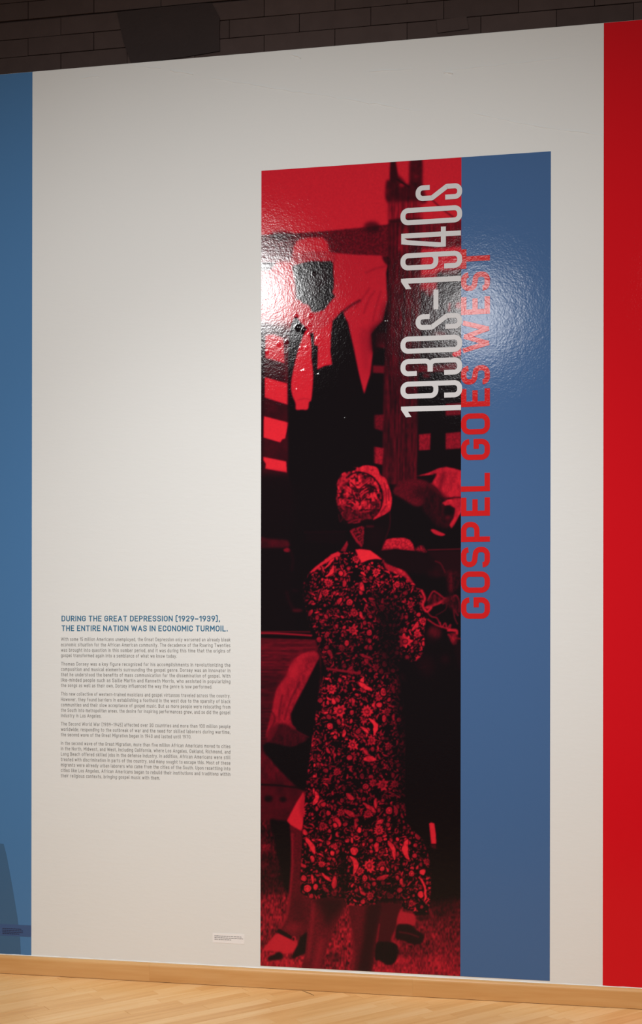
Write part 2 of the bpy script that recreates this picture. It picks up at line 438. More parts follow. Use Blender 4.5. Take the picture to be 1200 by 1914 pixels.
# floor : maple strips laid at 45 degrees to the wall
fl = link('floor', box_mesh(XL, XR, -8.0, 0.20, -0.15, -0.014), M['scratch']); tag(fl, kind='structure')
def clip(poly, fn):
    out = []
    for i in range(len(poly)):
        a, b = poly[i], poly[(i+1) % len(poly)]; fa, fb = fn(a), fn(b)
        if fa >= 0: out.append(a)
        if fa*fb < 0:
            t = fa/(fa-fb); out.append((a[0]+(b[0]-a[0])*t, a[1]+(b[1]-a[1])*t))
    return out
cs = math.cos(R(45)); PW = 0.0572
fieldV, fieldF, fieldT = [], [], []
for row in range(-110, 160):
    v0 = row*PW; u = -9.0 + random.random()*0.9
    while u < 7.5:
        ln = random.choice([0.23, 0.3, 0.36, 0.45, 0.55, 0.7, 0.85])
        q = [(u, v0), (u+ln, v0), (u+ln, v0+PW), (u, v0+PW)]; u += ln
        cx = (q[0][0]+q[2][0])/2; cy_ = (q[0][1]+q[2][1])/2
        toX = lambda p: (p[0]*cs - p[1]*cs, p[0]*cs + p[1]*cs)
        mx, my = toX((cx, cy_))
        if my > 0.35 or my < -7.9 or mx < XL+0.05 or mx > XR-0.05: continue
        g = 0.0003
        q = [(q[0][0]+g, q[0][1]+g), (q[1][0]-g, q[1][1]+g), (q[2][0]-g, q[2][1]-g), (q[3][0]+g, q[3][1]-g)]
        q = clip(q, lambda p: -0.004 - (p[0]*cs + p[1]*cs))      # stop at the wall, under the baseboard
        if len(q) < 3: continue
        near = my > -1.05 and -3.0 < mx < 1.0
        dz = (random.random()-.5)*0.0005
        if near:
            n = len(q); ox, oy = q[0]
            ax = sum(p[0] for p in q)/n; ay = sum(p[1] for p in q)/n
            ins = lambda p: (p[0]+(ax-p[0])*0.0015-ox, p[1]+(ay-p[1])*0.012-oy)
            V = [(*ins(p), 0) for p in q] + [(p[0]-ox, p[1]-oy, -0.0008) for p in q] + [(p[0]-ox, p[1]-oy, -0.013) for p in q]
            Fc = [list(range(n))] + [[i+n, (i+1) % n+n, (i+1) % n, i] for i in range(n)] + [[i+2*n, (i+1) % n+2*n, (i+1) % n+n, i+n] for i in range(n)]
            wx, wy = toX((ox, oy))
            o = link('floor_plank', mesh(V, Fc), M['plank'], fl, (wx, wy, dz)); o.rotation_euler = (0, 0, R(45))
        else:
            b = len(fieldV); fieldV += [(p[0], p[1], dz) for p in q]; fieldF.append(list(range(b, b+len(q)))); fieldT.append(random.random())
me = mesh(fieldV, fieldF)
at = me.attributes.new('tone', 'FLOAT', 'FACE'); at.data.foreach_set('value', fieldT)
o = link('floor_boards', me, M['plankf'], fl); o.rotation_euler = (0, 0, R(45)); tag(o, kind='stuff')
sx = [(565, 1852.5), (574, 1855), (582, 1858.5), (587, 1861)]
def floor_pt(px, py):
    u0, v0 = px-600, py-957-SHY
    u, v = u0*_cr+v0*_sr, -u0*_sr+v0*_cr
    x, y, z = u/F, 1.0, -v/F
    t = -CH/z
    return (x*_cy-y*_sy)*t, (x*_sy+y*_cy)*t-CD
V = []
for i, q in enumerate(sx):
    X, Y = floor_pt(*q); w = 0.0022 if 0 < i < 3 else 0.0008
    V += [(X, Y-w, 0.0008), (X, Y, 0.0016), (X, Y+w, 0.0008)]
link('scuff_mark', mesh(V, [[3*i+a, 3*i+a+3, 3*i+a+4, 3*i+a+1] for i in range(3) for a in (0, 1)]), M['scratch'], fl)

# baseboard in butt-jointed lengths + caulk bead
bb = bpy.data.objects.new('baseboard_back', None); C.objects.link(bb); tag(bb, kind='structure')
BT, BH = 0.019, 0.078
prof = [(0.0, 0.0018), (-BT, 0.0018), (-BT, BH-0.016)] + [(-BT+0.013*(1-math.cos(a)), BH-0.016+0.0145*math.sin(a)) for a in [R(k) for k in (15, 30, 45, 60, 75, 90)]] + [(0.0, BH)]
xs = [XL, wall(282, 1815)[0], wall(772, 1840)[0], XR]
for a, b in zip(xs[:-1], xs[1:]):
    n = len(prof); a2, b2 = 0.0001, b-a-0.0001
    V = [(a2, y, z) for y, z in prof] + [(b2, y, z) for y, z in prof]
    Fc = [list(range(n)), list(range(n, 2*n))[::-1]] + [[i, i+n, (i+1) % n+n, (i+1) % n] for i in range(n)]
    me = mesh(V, Fc); bm = bmesh.new(); bm.from_mesh(me); bmesh.ops.recalc_face_normals(bm, faces=bm.faces); bm.to_mesh(me); bm.free()
    link('baseboard_length', me, M['base'], bb, (a, 0, 0))
V, Fc = [], []
n = 180
for i in range(n+1):
    x = -3.4 + 5.0*i/n; r = 0.0013+0.0022*random.random()
    V += [(x, -r*1.3, BH-0.0005), (x, -r*0.8, BH+r*0.7), (x, 0.0, BH+r)]
for i in range(n):
    a = 3*i; Fc += [[a, a+3, a+4, a+1], [a+1, a+4, a+5, a+2]]
link('caulk_bead', mesh(V, Fc), M['caulk'], bb)

# ================================================================== WALL GRAPHICS
def panel(name, px0, px1, ptop, pbot, m, parent, y=-0.0012):
    x0 = wall(*px0)[0]; x1 = wall(*px1)[0]
    return x0, x1
ZP0 = 0.093
# ---- left teal-blue panel
xl1 = wall(59.6, 960)[0]; zl0 = wall(40, 1784.5)[1]
lp = thing('blue_panel', 'tall teal blue vinyl panel at the left edge of the white wall', 'panel', (-2.5, 0, zl0))
LO = (-2.5, 0, zl0)
link('vinyl_sheet', box_mesh(-3.1-LO[0], xl1-LO[0], -0.0012, -0.0001, 0, ZT-0.002-zl0), M['bluel'], lp)
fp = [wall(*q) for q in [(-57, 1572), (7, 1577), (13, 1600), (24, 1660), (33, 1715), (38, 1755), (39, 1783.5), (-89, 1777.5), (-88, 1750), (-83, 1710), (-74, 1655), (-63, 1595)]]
link('darker_blue_shape', prism(fp, -0.0016, -0.0012, LO), M['blued'], lp)  # flared shape in darker blue at the foot of the panel
fp = [wall(*q) for q in [(-108, 1722), (58.5, 1729.5), (58.5, 1751), (-108, 1743)]]
link('caption_band', prism(fp, -0.0020, -0.0012, LO), M['blueb'], lp)
V, Fc = [], []
for k, (xa, xb) in enumerate([(5, 40), (5, 43), (5, 43), (5, 37)]):
    x = xa
    while x < xb:
        w = random.uniform(2.0, 5.0); y = 1734.2+k*3.1+0.045*x
        c = [wall(*q) for q in [(x, y), (min(x+w, xb), y), (min(x+w, xb), y+1.5), (x, y+1.5)]]
        b = len(V); V += [(p[0]-LO[0], -0.0024, p[1]-LO[2]) for p in c]; Fc.append([b, b+1, b+2, b+3]); x += w+0.7
link('caption_text', mesh(V, Fc), M['navy'], lp)
# ---- right red panel
xr0 = wall(1127.6, 960)[0]; zr0 = wall(1150, 1843.5)[1]
rp = thing('red_panel', 'tall plain red vinyl panel at the right edge of the white wall', 'panel', (0.6, 0, zr0))
link('vinyl_sheet', box_mesh(xr0-0.6, 1.25-0.6, -0.0012, -0.0001, 0, ZT-0.002-zr0), M['red'], rp)

# ---- mural
MX0 = wall(487.8, 1060)[0]; MX1 = wall(861.5, 1060)[0]; MX2 = wall(1028.6, 1060)[0]
MZ0 = wall(700, 1816.0)[1]; MZ1 = wall(700, 305.2)[1]
MO = ((MX0+MX2)/2, 0, MZ0)
mu = thing('exhibition_mural', 'tall red and blue photo mural with dates and title in sideways lettering', 'mural', MO)
link('blue_panel', box_mesh(MX1-MO[0], MX2-MO[0], -0.0012, -0.0001, 0, MZ1-MZ0), M['blue'], mu)['label'] = 'plain blue vinyl half of the mural'

# the red-and-black photograph, printed flat: tones are rasterised here and stored on the print's own grid
OX, OY, GW, GH = 482, 274, 388, 1572
cv = np.full((GH, GW), 0.03, np.float32)
rng = np.random.default_rng(11)
def cubic(pts, closed=True, k=6):
    n = len(pts); out = []
    for i in range(n if closed else n-1):
        p0, p1, p2, p3 = [np.array(pts[(i+j) % n] if closed else pts[min(max(i+j, 0), n-1)], float) for j in (-1, 0, 1, 2)]
        for t in np.arange(k)/k:
            out.append(0.5*((2*p1)+(-p0+p2)*t+(2*p0-5*p1+4*p2-p3)*t*t+(-p0+3*p1-3*p2+p3)*t**3))
    if not closed: out.append(np.array(pts[-1], float))
    return np.array(out)
def gblur(a, s):
    if s <= 0: return a
    r = max(1, int(3*s)); k = np.exp(-0.5*(np.arange(-r, r+1)/s)**2); k /= k.sum()
    for ax in (0, 1):
        p = np.pad(a, [(r, r) if i == ax else (0, 0) for i in (0, 1)], mode='edge')
        a = sum(k[j]*np.take(p, np.arange(j, j+a.shape[ax]), axis=ax) for j in range(2*r+1))
    return a
def pmask(pts, smooth=True, blur=0.6):
    P = cubic(pts) if smooth else np.array(pts, float)
    P = P-[OX, OY]; mg = 3*blur+2
    x0 = max(0, int(P[:, 0].min()-mg)); x1 = min(GW, int(P[:, 0].max()+mg)+1)
    y0 = max(0, int(P[:, 1].min()-mg)); y1 = min(GH, int(P[:, 1].max()+mg)+1)
    if x1 <= x0 or y1 <= y0: return None
    acc = 0
    for sx_ in (.25, .75):
        for sy_ in (.25, .75):
            X, Y = np.meshgrid(np.arange(x0, x1)+sx_, np.arange(y0, y1)+sy_)
            ins = np.zeros(X.shape, bool)
            for a, b in zip(P, np.roll(P, -1, 0)):
                if a[1] == b[1]: continue
                c = (a[1] > Y) != (b[1] > Y)
                ins ^= c & (X < (b[0]-a[0])*(Y-a[1])/(b[1]-a[1])+a[0])
            acc = acc+ins.astype(np.float32)
    return gblur(acc/4, blur), (slice(y0, y1), slice(x0, x1))
def vn(sx_, sy_, seed, shape=None):
    r = np.random.default_rng(seed); h, w = shape or (GH, GW)
    g = r.random((int(h/sy_)+4, int(w/sx_)+4)).astype(np.float32)
    Y = np.arange(h)/sy_; X = np.arange(w)/sx_
    yi = Y.astype(int); xi = X.astype(int); fy = (Y-yi)[:, None]; fx = (X-xi)[None]
    fy = fy*fy*(3-2*fy); fx = fx*fx*(3-2*fx)
    g0 = g[yi][:, xi]*(1-fx)+g[yi][:, xi+1]*fx; g1 = g[yi+1][:, xi]*(1-fx)+g[yi+1][:, xi+1]*fx
    return g0*(1-fy)+g1*fy
NOI = {'fine': vn(2.2, 2.2, 1), 'cloth': vn(5, 12, 2)*.6+vn(2, 3, 3)*.4, 'vert': vn(2.5, 40, 4)*.6+vn(4, 9, 5)*.4,
       'horiz': vn(50, 3, 6)*.6+vn(8, 3, 7)*.4, 'grass': vn(3, 7, 8)*.45+vn(7, 9, 9)*.35+vn(22, 18, 10)*.2, 'soft': vn(14, 14, 12)*.7+vn(5, 5, 13)*.3}
def poly(pts, g, a=1.0, blur=0.7, smooth=True, tex=None, amt=0.0):
    m = pmask(pts, smooth, blur)
    if m is None: return
    mk, sl = m
    val = g
    if tex: val = g*(1+amt*(NOI[tex][sl]-.5)*2)
    cv[sl] = cv[sl]*(1-mk*a)+val*mk*a
def rect(pts, g, a=1.0, **k): poly(pts, g, a, smooth=False, **k)
def line(pts, w, g, a=1.0, blur=0.5, smooth=True):
    P = cubic(pts, False) if smooth and len(pts) > 2 else np.array(pts, float)
    P = P-[OX, OY]; mg = w+3*blur+2
    x0 = max(0, int(P[:, 0].min()-mg)); x1 = min(GW, int(P[:, 0].max()+mg)+1)
    y0 = max(0, int(P[:, 1].min()-mg)); y1 = min(GH, int(P[:, 1].max()+mg)+1)
    X, Y = np.meshgrid(np.arange(x0, x1)+.5, np.arange(y0, y1)+.5); d = np.full(X.shape, 1e9)
    for p, q in zip(P[:-1], P[1:]):
        v = q-p; l = max(1e-6, v@v); t = np.clip(((X-p[0])*v[0]+(Y-p[1])*v[1])/l, 0, 1)
        d = np.minimum(d, np.hypot(X-p[0]-t*v[0], Y-p[1]-t*v[1]))
    mk = np.clip((w/2+.5+blur-d)/(1+2*blur), 0, 1)*a
    sl = (slice(y0, y1), slice(x0, x1)); cv[sl] = cv[sl]*(1-mk)+g*mk
def ell(cx, cy, rx, ry, g, a=1.0, blur=1.0, tex=None, amt=0.0, rot=0.0):
    c, s = math.cos(rot), math.sin(rot)
    poly([(cx+rx*math.cos(t)*c-ry*math.sin(t)*s, cy+rx*math.cos(t)*s+ry*math.sin(t)*c) for t in np.linspace(0, 2*math.pi, 14)[:-1]], g, a, blur, True, tex, amt)
NOI['grass'] = np.clip((vn(2.2, 4.5, 8)*.5+vn(4.5, 5, 9)*.3+vn(22, 18, 10)*.2-.5)*1.15+.5, 0, 1)
# sky and distant shapes at the top
rect([(480, 270), (868, 270), (868, 470), (480, 470)], .93)
poly([(722, 340), (730, 334), (731, 296), (738, 296), (741, 322), (752, 334), (764, 345), (767, 298), (788, 296), (790, 345), (797, 372), (790, 381), (727, 381)], .30, blur=2.2, tex='soft', amt=.5)
poly([(731, 300), (738, 300), (743, 332), (730, 340)], .22, blur=1.5)
ell(751, 347, 5, 4, .8, blur=1.5); line([(743, 336), (765, 350)], 3, .1, .8, 1)
rect([(728, 345), (788, 350), (790, 378), (728, 376)], .25, .7, blur=4, tex='vert', amt=.4)
rect([(726, 378), (788, 376), (788, 412), (726, 412)], .56, blur=3, tex='vert', amt=.4)
line([(808, 374), (828, 392), (846, 405)], 3.2, .42, .8, 1.2)
rect([(726, 411), (750, 408), (790, 409), (790, 417), (727, 420)], .12, .85, blur=1.8)
# rail behind the standing man and the tall post
poly([(480, 440), (600, 433), (680, 425), (730, 419), (732, 482), (640, 482), (480, 500)], .40, blur=1.2, smooth=False, tex='fine', amt=.25)
ell(695, 425, 15, 11, .22, .75, 3, 'soft', .6); ell(527, 441, 22, 8, .2, .8, 3, 'soft', .6)
rect([(726, 418), (790, 415), (788, 600), (783, 780), (780, 905), (714, 905), (717, 700), (724, 520)], .30, blur=1.2, tex='vert', amt=.5)
rect([(716, 640), (784, 640), (780, 905), (713, 905)], .24, .7, blur=6, tex='vert', amt=.6)
rect([(744, 425), (768, 425), (765, 470), (740, 470)], .62, .7, blur=5, tex='vert', amt=.5)
rect([(788, 415), (868, 410), (868, 466), (788, 468)], .42, .95, blur=3, tex='vert', amt=.4)
rect([(787, 467), (866, 461), (866, 508), (787, 516)], .90, blur=2)
rect([(787, 515), (820, 512), (818, 545), (787, 545)], .85, .9, blur=3)
rect([(818, 508), (866, 503), (866, 625), (818, 625)], .12, blur=3, tex='soft', amt=.5)
rect([(826, 506), (856, 505), (856, 513), (826, 514)], .45, .8, blur=2)
rect([(787, 545), (820, 545), (822, 625), (786, 625)], .16, blur=4)
ell(803, 546, 9, 7, .6, .8, 3)
rect([(838, 566), (843, 566), (842, 584), (837, 583)], .62, .9, blur=1); ell(857, 571, 6, 7, .72, .9, 1.5)
rect([(815, 597), (866, 597), (866, 690), (784, 690), (786, 640)], .13, .9, blur=5, tex='soft', amt=.6)
poly([(845, 664), (850, 655), (864, 651), (864, 662), (852, 667)], .95, blur=1)
rect([(812, 620), (833, 620), (833, 629), (816, 631)], .42, .8, blur=2)
rect([(784, 682), (815, 684), (856, 677), (853, 695), (784, 697)], .40, .9, blur=2, tex='fine', amt=.14)
ell(797, 702, 9, 5, .42, .8, 2)
rect([(782, 696), (866, 696), (866, 895), (780, 895)], .03, blur=1.5)
rect([(783, 684), (812, 686), (812, 695), (783, 695)], .4, .8, blur=1.5)
ell(797, 702, 8, 5, .4, .8, 2)
rect([(833, 755), (862, 753), (862, 776), (833, 777)], .46, blur=1.2, tex='fine', amt=.14)
rect([(783, 812), (805, 810), (804, 841), (783, 842)], .58, blur=1, tex='fine', amt=.14)
rect([(833, 810), (862, 807), (862, 838), (833, 840)], .58, blur=1.2, tex='fine', amt=.14)
# fence gaps between the man and the post
rect([(700, 480), (726, 480), (720, 650), (690, 760), (680, 900), (714, 900), (717, 640)], .03, blur=2)
rect([(703, 623), (721, 622), (720, 652), (702, 648)], .42, blur=2)
rect([(694, 650), (719, 652), (718, 682), (694, 681)], .02, blur=1.5)
rect([(697, 683), (719, 684), (718, 698), (697, 697)], .45, blur=1.5)
rect([(690, 776), (718, 775), (716, 806), (693, 799), (683, 790)], .42, blur=1.5, tex='fine', amt=.14)
rect([(686, 832), (717, 838), (715, 869), (685, 863)], .62, blur=1, tex='fine', amt=.14)
# left side: fence gaps
rect([(480, 490), (550, 488), (556, 600), (545, 620), (480, 600)], .92, blur=3)
rect([(480, 490), (517, 490), (504, 506), (480, 508)], .12, .9, blur=1.5)
rect([(480, 550), (492, 550), (496, 556), (480, 560)], .1, .7, blur=2)
rect([(480, 602), (545, 604), (541, 640), (480, 640)], .30, .9, blur=7)
rect([(480, 628), (546, 628), (540, 900), (480, 900)], .24, blur=2, tex='soft', amt=.25)
rect([(531, 630), (542, 630), (539, 722), (534, 722)], .42, .7, blur=2)
rect([(480, 615), (495, 615), (492, 900), (480, 900)], .10, .8, blur=2)
rect([(496, 626), (512, 625), (530, 632), (532, 679), (496, 669)], .93, blur=1.2)
rect([(495, 705), (537.5, 717), (539, 757), (495, 743)], 1.0, blur=.8)
rect([(493.3, 778), (539.5, 790), (533, 820), (528, 821), (524, 827), (493, 818)], 1.04, blur=.8)
rect([(492.5, 854), (535, 862.5), (536.5, 883.5), (496, 876), (497, 867), (492.5, 860)], 1.04, blur=.8)
rect([(480, 884), (540, 886), (540, 960), (480, 960)], .16, blur=4); rect([(480, 905), (545, 905), (545, 990), (480, 990)], .08, .85, blur=14)
# the man: body dark, light headcloth, jacket and lapels
poly([(541, 640), (545, 605), (560, 590), (600, 590), (640, 585), (650, 600), (662, 655), (680, 738), (700, 720), (700, 900), (540, 900), (538, 760)], .03, blur=2, smooth=False)
poly([(600, 470), (660, 476), (720, 478), (726, 486), (722, 510), (724, 562), (716, 600), (704, 612), (694, 625), (697, 660), (692, 700), (681, 737), (667, 690), (656, 640), (645, 598), (640, 575), (620, 545)], .84, blur=1.2, smooth=False)
for p in [[(722, 497), (700, 503), (684, 510)], [(700, 545), (690, 560), (680, 585)], [(712, 545), (704, 570), (697, 600)], [(690, 540), (676, 560), (664, 575)]]: line(p, 3, .62, .6, 2)
poly([(715, 478), (727, 484), (727, 496), (718, 490)], .1, .8, blur=1.5)
poly([(694, 615), (712, 600), (722, 560), (726, 640), (705, 640)], .12, .8, blur=6); ell(700, 640, 9, 22, .10, .8, 5)
poly([(672, 625), (690, 618), (690, 690), (684, 705)], .62, .5, blur=5)
poly([(543, 560), (560, 560), (585, 575), (604, 580), (625, 555), (645, 555), (668, 562), (650, 575), (636, 585), (623, 601), (590, 622), (573, 624), (561, 604), (550, 597)], .86, blur=1.5, smooth=False)
line([(672, 562), (655, 572), (640, 584)], 4, .25, .8, 2)
poly([(620, 602), (640, 587), (650, 602), (662, 655), (676, 725), (640, 760), (622, 690), (618, 655)], .035, blur=1.3, smooth=False)
poly([(553, 592), (562, 604), (574, 618), (563, 640), (552, 682), (545, 716), (540, 700), (541, 650), (546, 608)], .05, blur=1.5)
poly([(574, 616), (583, 640), (582.5, 667), (585.5, 700), (582.5, 745), (578, 752), (575.5, 765), (564, 766), (553.5, 765.5), (552, 753), (546, 738), (544, 717), (550, 683), (560, 645)], .96, blur=1)
line([(556, 748), (570, 745), (580, 747)], 1.2, .75, .8, .8)
poly([(586, 620), (622, 600), (619, 625), (618, 658), (621, 682), (607, 684), (593, 691), (594, 647), (586, 645)], .92, blur=1, smooth=False)
line([(584, 630), (585, 648), (588, 660), (588, 692)], 4.5, .04, .85, 1.2)
poly([(547, 497), (548, 462), (556, 449), (575, 444), (603, 444), (612, 452), (618, 478), (624, 492), (600, 500), (560, 502)], .90, blur=1.5, smooth=False)
poly([(548, 476), (618, 470), (624, 492), (585, 494), (549, 500)], .70, .7, blur=2, tex='fine', amt=.14)
poly([(547, 500), (560, 494), (580, 489), (605, 489), (621, 490), (623, 510), (624, 535), (620, 548), (611, 570), (601, 580), (584, 583), (577, 568), (565, 566), (558, 545), (552, 520)], .05, blur=1.2)
ell(588, 535, 14, 22, .2, .6, 6, 'soft', .6); ell(606, 515, 8, 16, .16, .6, 5)
# lower dark interior left: arm and rail
rect([(480, 890), (545, 890), (548, 1180), (480, 1180)], .05, .8, blur=5)
poly([(480, 1004), (505, 1007), (534, 1009), (540, 1014), (540, 1022), (520, 1024), (480, 1022)], .26, blur=2, tex='soft', amt=.3)
poly([(530, 1027), (538, 1024), (543, 1029), (540, 1032), (532, 1031)], .52, blur=1)
line([(543, 1030), (548, 1045), (546, 1065)], 4, .14, .8, 3); line([(570, 995), (645, 994)], 3, .13, .8, 1.5); rect([(570, 996), (648, 996), (648, 1018), (570, 1012)], .07, .8, blur=3)
line([(536, 1108), (541, 1125), (550, 1140)], 6, .14, .8, 3); ell(556, 1141, 10, 3.5, .28, .9, 1.5); ell(552, 1104, 7, 3, .12, .8, 2)
# bundles at right
poly([(778, 890), (800, 884), (820, 875), (834, 872.5), (850, 876), (868, 881), (868, 935), (846, 933), (828, 929), (816, 912), (804, 905), (812, 892), (806, 888)], .80, blur=1, smooth=False, tex='cloth', amt=.22)
poly([(826, 885), (833, 882), (828, 905), (824, 917), (820, 912)], .42, .8, blur=2.5)
poly([(792, 893), (806, 888), (816, 885), (811, 896), (805, 904), (797, 899)], .05, blur=1.5)
poly([(735, 921), (742, 906), (760, 897), (785, 896), (803, 903), (807, 913), (802, 930), (790, 944), (775, 946), (755, 934)], .36, blur=2, tex='fine', amt=.14)
ell(786, 921, 15, 11, .17, .8, 5, 'fine', .14)
poly([(800, 905), (815, 912), (830, 928), (845, 935), (850, 960), (842, 985), (820, 985), (800, 965), (790, 948)], .17, .95, blur=3, tex='cloth', amt=.5)
line([(806, 908), (822, 922), (836, 932)], 7, .4, .6, 3)
poly([(826, 940), (838, 933), (868, 932), (868, 948), (858, 965), (850, 980), (844, 988), (840, 981), (848, 968), (851, 950), (840, 944), (832, 945)], .82, blur=1, smooth=False, tex='cloth', amt=.25)
line([(868, 930), (850, 930), (838, 932)], 2.5, .12, .8, 1); ell(838, 956, 8, 10, .05, .9, 2); ell(837, 967, 5, 4, .4, .7, 2)
poly([(805, 991), (810, 989), (822, 994), (832, 999), (825, 1002), (812, 998)], .82, blur=.8)
rect([(800, 1030), (868, 1028), (868, 1078), (812, 1078)], .13, blur=2); line([(800, 1028), (862, 1026)], 1.8, .5, .9, .8)
# straw hat
poly([(712, 1030), (717, 1016), (722, 1008), (735, 1005.5), (755, 1005), (766, 1009), (772, 1017), (776, 1030), (762, 1029), (740, 1026)], .80, blur=.8, smooth=False, tex='fine', amt=.22)
poly([(775, 1028), (782, 1021), (790, 1020), (798, 1033), (786, 1032)], .45, blur=1.3, tex='fine', amt=.5)
poly([(706, 1030), (730, 1027), (770, 1030), (800, 1036), (818, 1052), (800, 1070), (770, 1072), (715, 1050)], .09, .9, blur=3)
line([(814, 1049), (824, 1054), (832, 1070)], 2, .42, .9, 1); poly([(833, 1070), (845, 1068), (860, 1076), (858, 1095), (842, 1110), (836, 1090)], .26, .9, blur=3, tex='cloth', amt=.8)
ell(812, 1072, 14, 8, .14, .8, 4, 'soft', .5)
# girl's cloth and fingers at right
for p, w, g in [([(794, 1138), (806, 1132), (822, 1126), (832, 1120)], 6, .85), ([(832, 1120), (818, 1109), (809, 1106), (800, 1122)], 3.2, .7), ([(828, 1128), (842, 1120), (852, 1113), (858, 1124), (858, 1143)], 3, .62), ([(840, 1123), (847, 1136), (856, 1150)], 2.4, .6),
                ([(797, 1142), (806, 1152), (816, 1155), (822, 1165)], 2.2, .7), ([(848, 1140), (850, 1155), (855, 1166)], 2.2, .5), ([(800, 1158), (815, 1168), (830, 1173), (850, 1180)], 2.8, .78), ([(822, 1164), (826, 1172), (832, 1165), (836, 1174), (842, 1168), (840, 1178)], 3, .72),
                ([(838, 1178), (852, 1178), (854, 1184)], 5, .85), ([(838, 1186), (848, 1195), (852, 1203)], 3, .6), ([(845, 1192), (862, 1194)], 3, .5), ([(836, 1128), (832, 1140), (815, 1150)], 1.5, .4)]: line(p, w, g, .9, 1)
poly([(800, 1120), (812, 1110), (826, 1120), (812, 1130), (800, 1132)], .40, .8, blur=2, tex='cloth', amt=.7)
poly([(826, 1122), (845, 1114), (859, 1122), (858, 1150), (845, 1140)], .26, .8, blur=2.5, tex='cloth', amt=.8)
ell(845, 1120, 10, 8, .34, .6, 3, 'cloth', .8)
poly([(838, 1186), (852, 1184), (856, 1196), (848, 1206)], .5, .8, blur=1.5, tex='cloth', amt=.7)
ell(812, 1183, 12, 12, .50, .7, 4, 'cloth', .3); ell(806, 1196, 10, 10, .1, .6, 4)
ell(795, 1245, 18, 22, .13, .8, 7); ell(832, 1232, 8, 9, .17, .8, 5); line([(775, 1240), (784, 1248), (796, 1246)], 1.6, .2, .7, 1); ell(754, 1266, 4, 9, .25, .8, 2.5, rot=-.3)
rect([(846, 1200), (866, 1200), (866, 1260), (858, 1250)], .12, .7, blur=4)
# wooden trough wall and cloth, left
rect([(480, 1192), (600, 1194), (600, 1360), (480, 1400)], .37, blur=1.5, tex='horiz', amt=.4)
rect([(480, 1176), (582, 1179), (582, 1190), (480, 1190)], .04, blur=1)
line([(480, 1180.5), (582, 1181)], 2, .45, .9, .8); line([(480, 1183.5), (520, 1184), (582, 1188)], 3.2, .72, .95, .8); line([(480, 1189.8), (584, 1193)], 2.6, .02, .95, .7)
rect([(480, 1260), (545, 1260), (500, 1400), (480, 1400)], .2, .7, blur=9, tex='horiz', amt=.4)
poly([(600, 1190), (597, 1220), (600, 1260), (590, 1370), (575, 1475), (560, 1475), (545, 1352), (543, 1335), (570, 1280), (588, 1245)], .02, blur=2, smooth=False)
poly([(573, 1219), (590, 1218), (596, 1224), (596, 1231), (588, 1246), (571, 1280), (551, 1317), (543, 1337), (546, 1353), (553, 1364), (530, 1372), (505, 1378), (497, 1376), (504, 1345), (509, 1325), (513, 1305), (517, 1289), (535, 1262), (541, 1246), (552, 1230)], .62, blur=1.2, tex='cloth', amt=.25)
poly([(573, 1220), (562, 1240), (558, 1262), (548, 1275), (540, 1262), (548, 1240)], .82, .8, blur=5); poly([(532, 1268), (540, 1275), (525, 1310), (518, 1340), (513, 1330), (516, 1300)], .72, .8, blur=4)
for p in [[(560, 1275), (543, 1310), (532, 1345)], [(528, 1300), (523, 1325), (522, 1345)], [(508, 1330), (514, 1345), (500, 1372)]]: line(p, 2.5, .25, .6, 1.6)
poly([(508, 1362), (530, 1352), (552, 1364), (575, 1378), (560, 1396), (520, 1398), (498, 1392)], .24, blur=2, tex='cloth', amt=.4)
poly([(498, 1384), (514, 1352), (520, 1358), (506, 1384)], .46, .7, blur=2); line([(548, 1360), (560, 1370), (578, 1378)], 1.6, .35, .8, 1)
# handbag and trough end
rect([(480, 1395), (585, 1395), (575, 1550), (480, 1550)], .27, blur=2, tex='soft', amt=.3)
rect([(480, 1400), (530, 1420), (550, 1450), (480, 1462)], .36, .7, blur=6, tex='cloth', amt=.4)
poly([(492, 1396), (498, 1389), (515, 1390), (545, 1396), (570, 1386), (592, 1376), (580, 1450), (574, 1478), (560, 1474), (542, 1458), (522, 1438), (505, 1418), (496, 1408)], .02, blur=1.5)
line([(480, 1466), (520, 1468), (545, 1471), (572, 1473)], 3.2, .05, .9, 1); ell(502, 1493, 8, 6, .06, .9, 2); ell(529, 1494, 6.5, 5.5, .06, .9, 2)
# ground at left
rect([(480, 1534), (590, 1534), (590, 1690), (480, 1690)], .26, blur=2, tex='grass', amt=.95)
rect([(480, 1600), (560, 1600), (560, 1675), (480, 1675)], .12, .55, blur=12, tex='grass', amt=.6)
ell(498, 1582, 8, 5, .62, .8, 3, 'fine', .6); ell(494, 1617, 7, 5, .45, .7, 3); ell(509, 1636, 6, 2.5, .42, .7, 2, rot=.3)
rect([(480, 1672), (620, 1672), (620, 1830), (480, 1830)], .50, blur=6, tex='grass', amt=.8)
rect([(700, 1690), (868, 1680), (868, 1840), (600, 1840), (600, 1700)], .44, blur=5, tex='grass', amt=.75)
rect([(480, 1780), (868, 1790), (868, 1840), (480, 1840)], .72, .7, blur=10, tex='grass', amt=.45)
rect([(770, 1650), (868, 1640), (868, 1715), (770, 1720)], .12, .8, blur=14, tex='grass', amt=.6)
rect([(760, 1470), (868, 1470), (868, 1672), (760, 1690)], .03, blur=6)
ell(748, 1796, 13, 4.5, .9, .8, 2.5, 'fine', .14); ell(818, 1799, 9, 5, .85, .7, 3)
rect([(600, 1680), (665, 1690), (660, 1830), (600, 1830)], .56, blur=3, tex='grass', amt=.8); ell(626, 1790, 14, 14, .18, .6, 6, 'grass', .6)
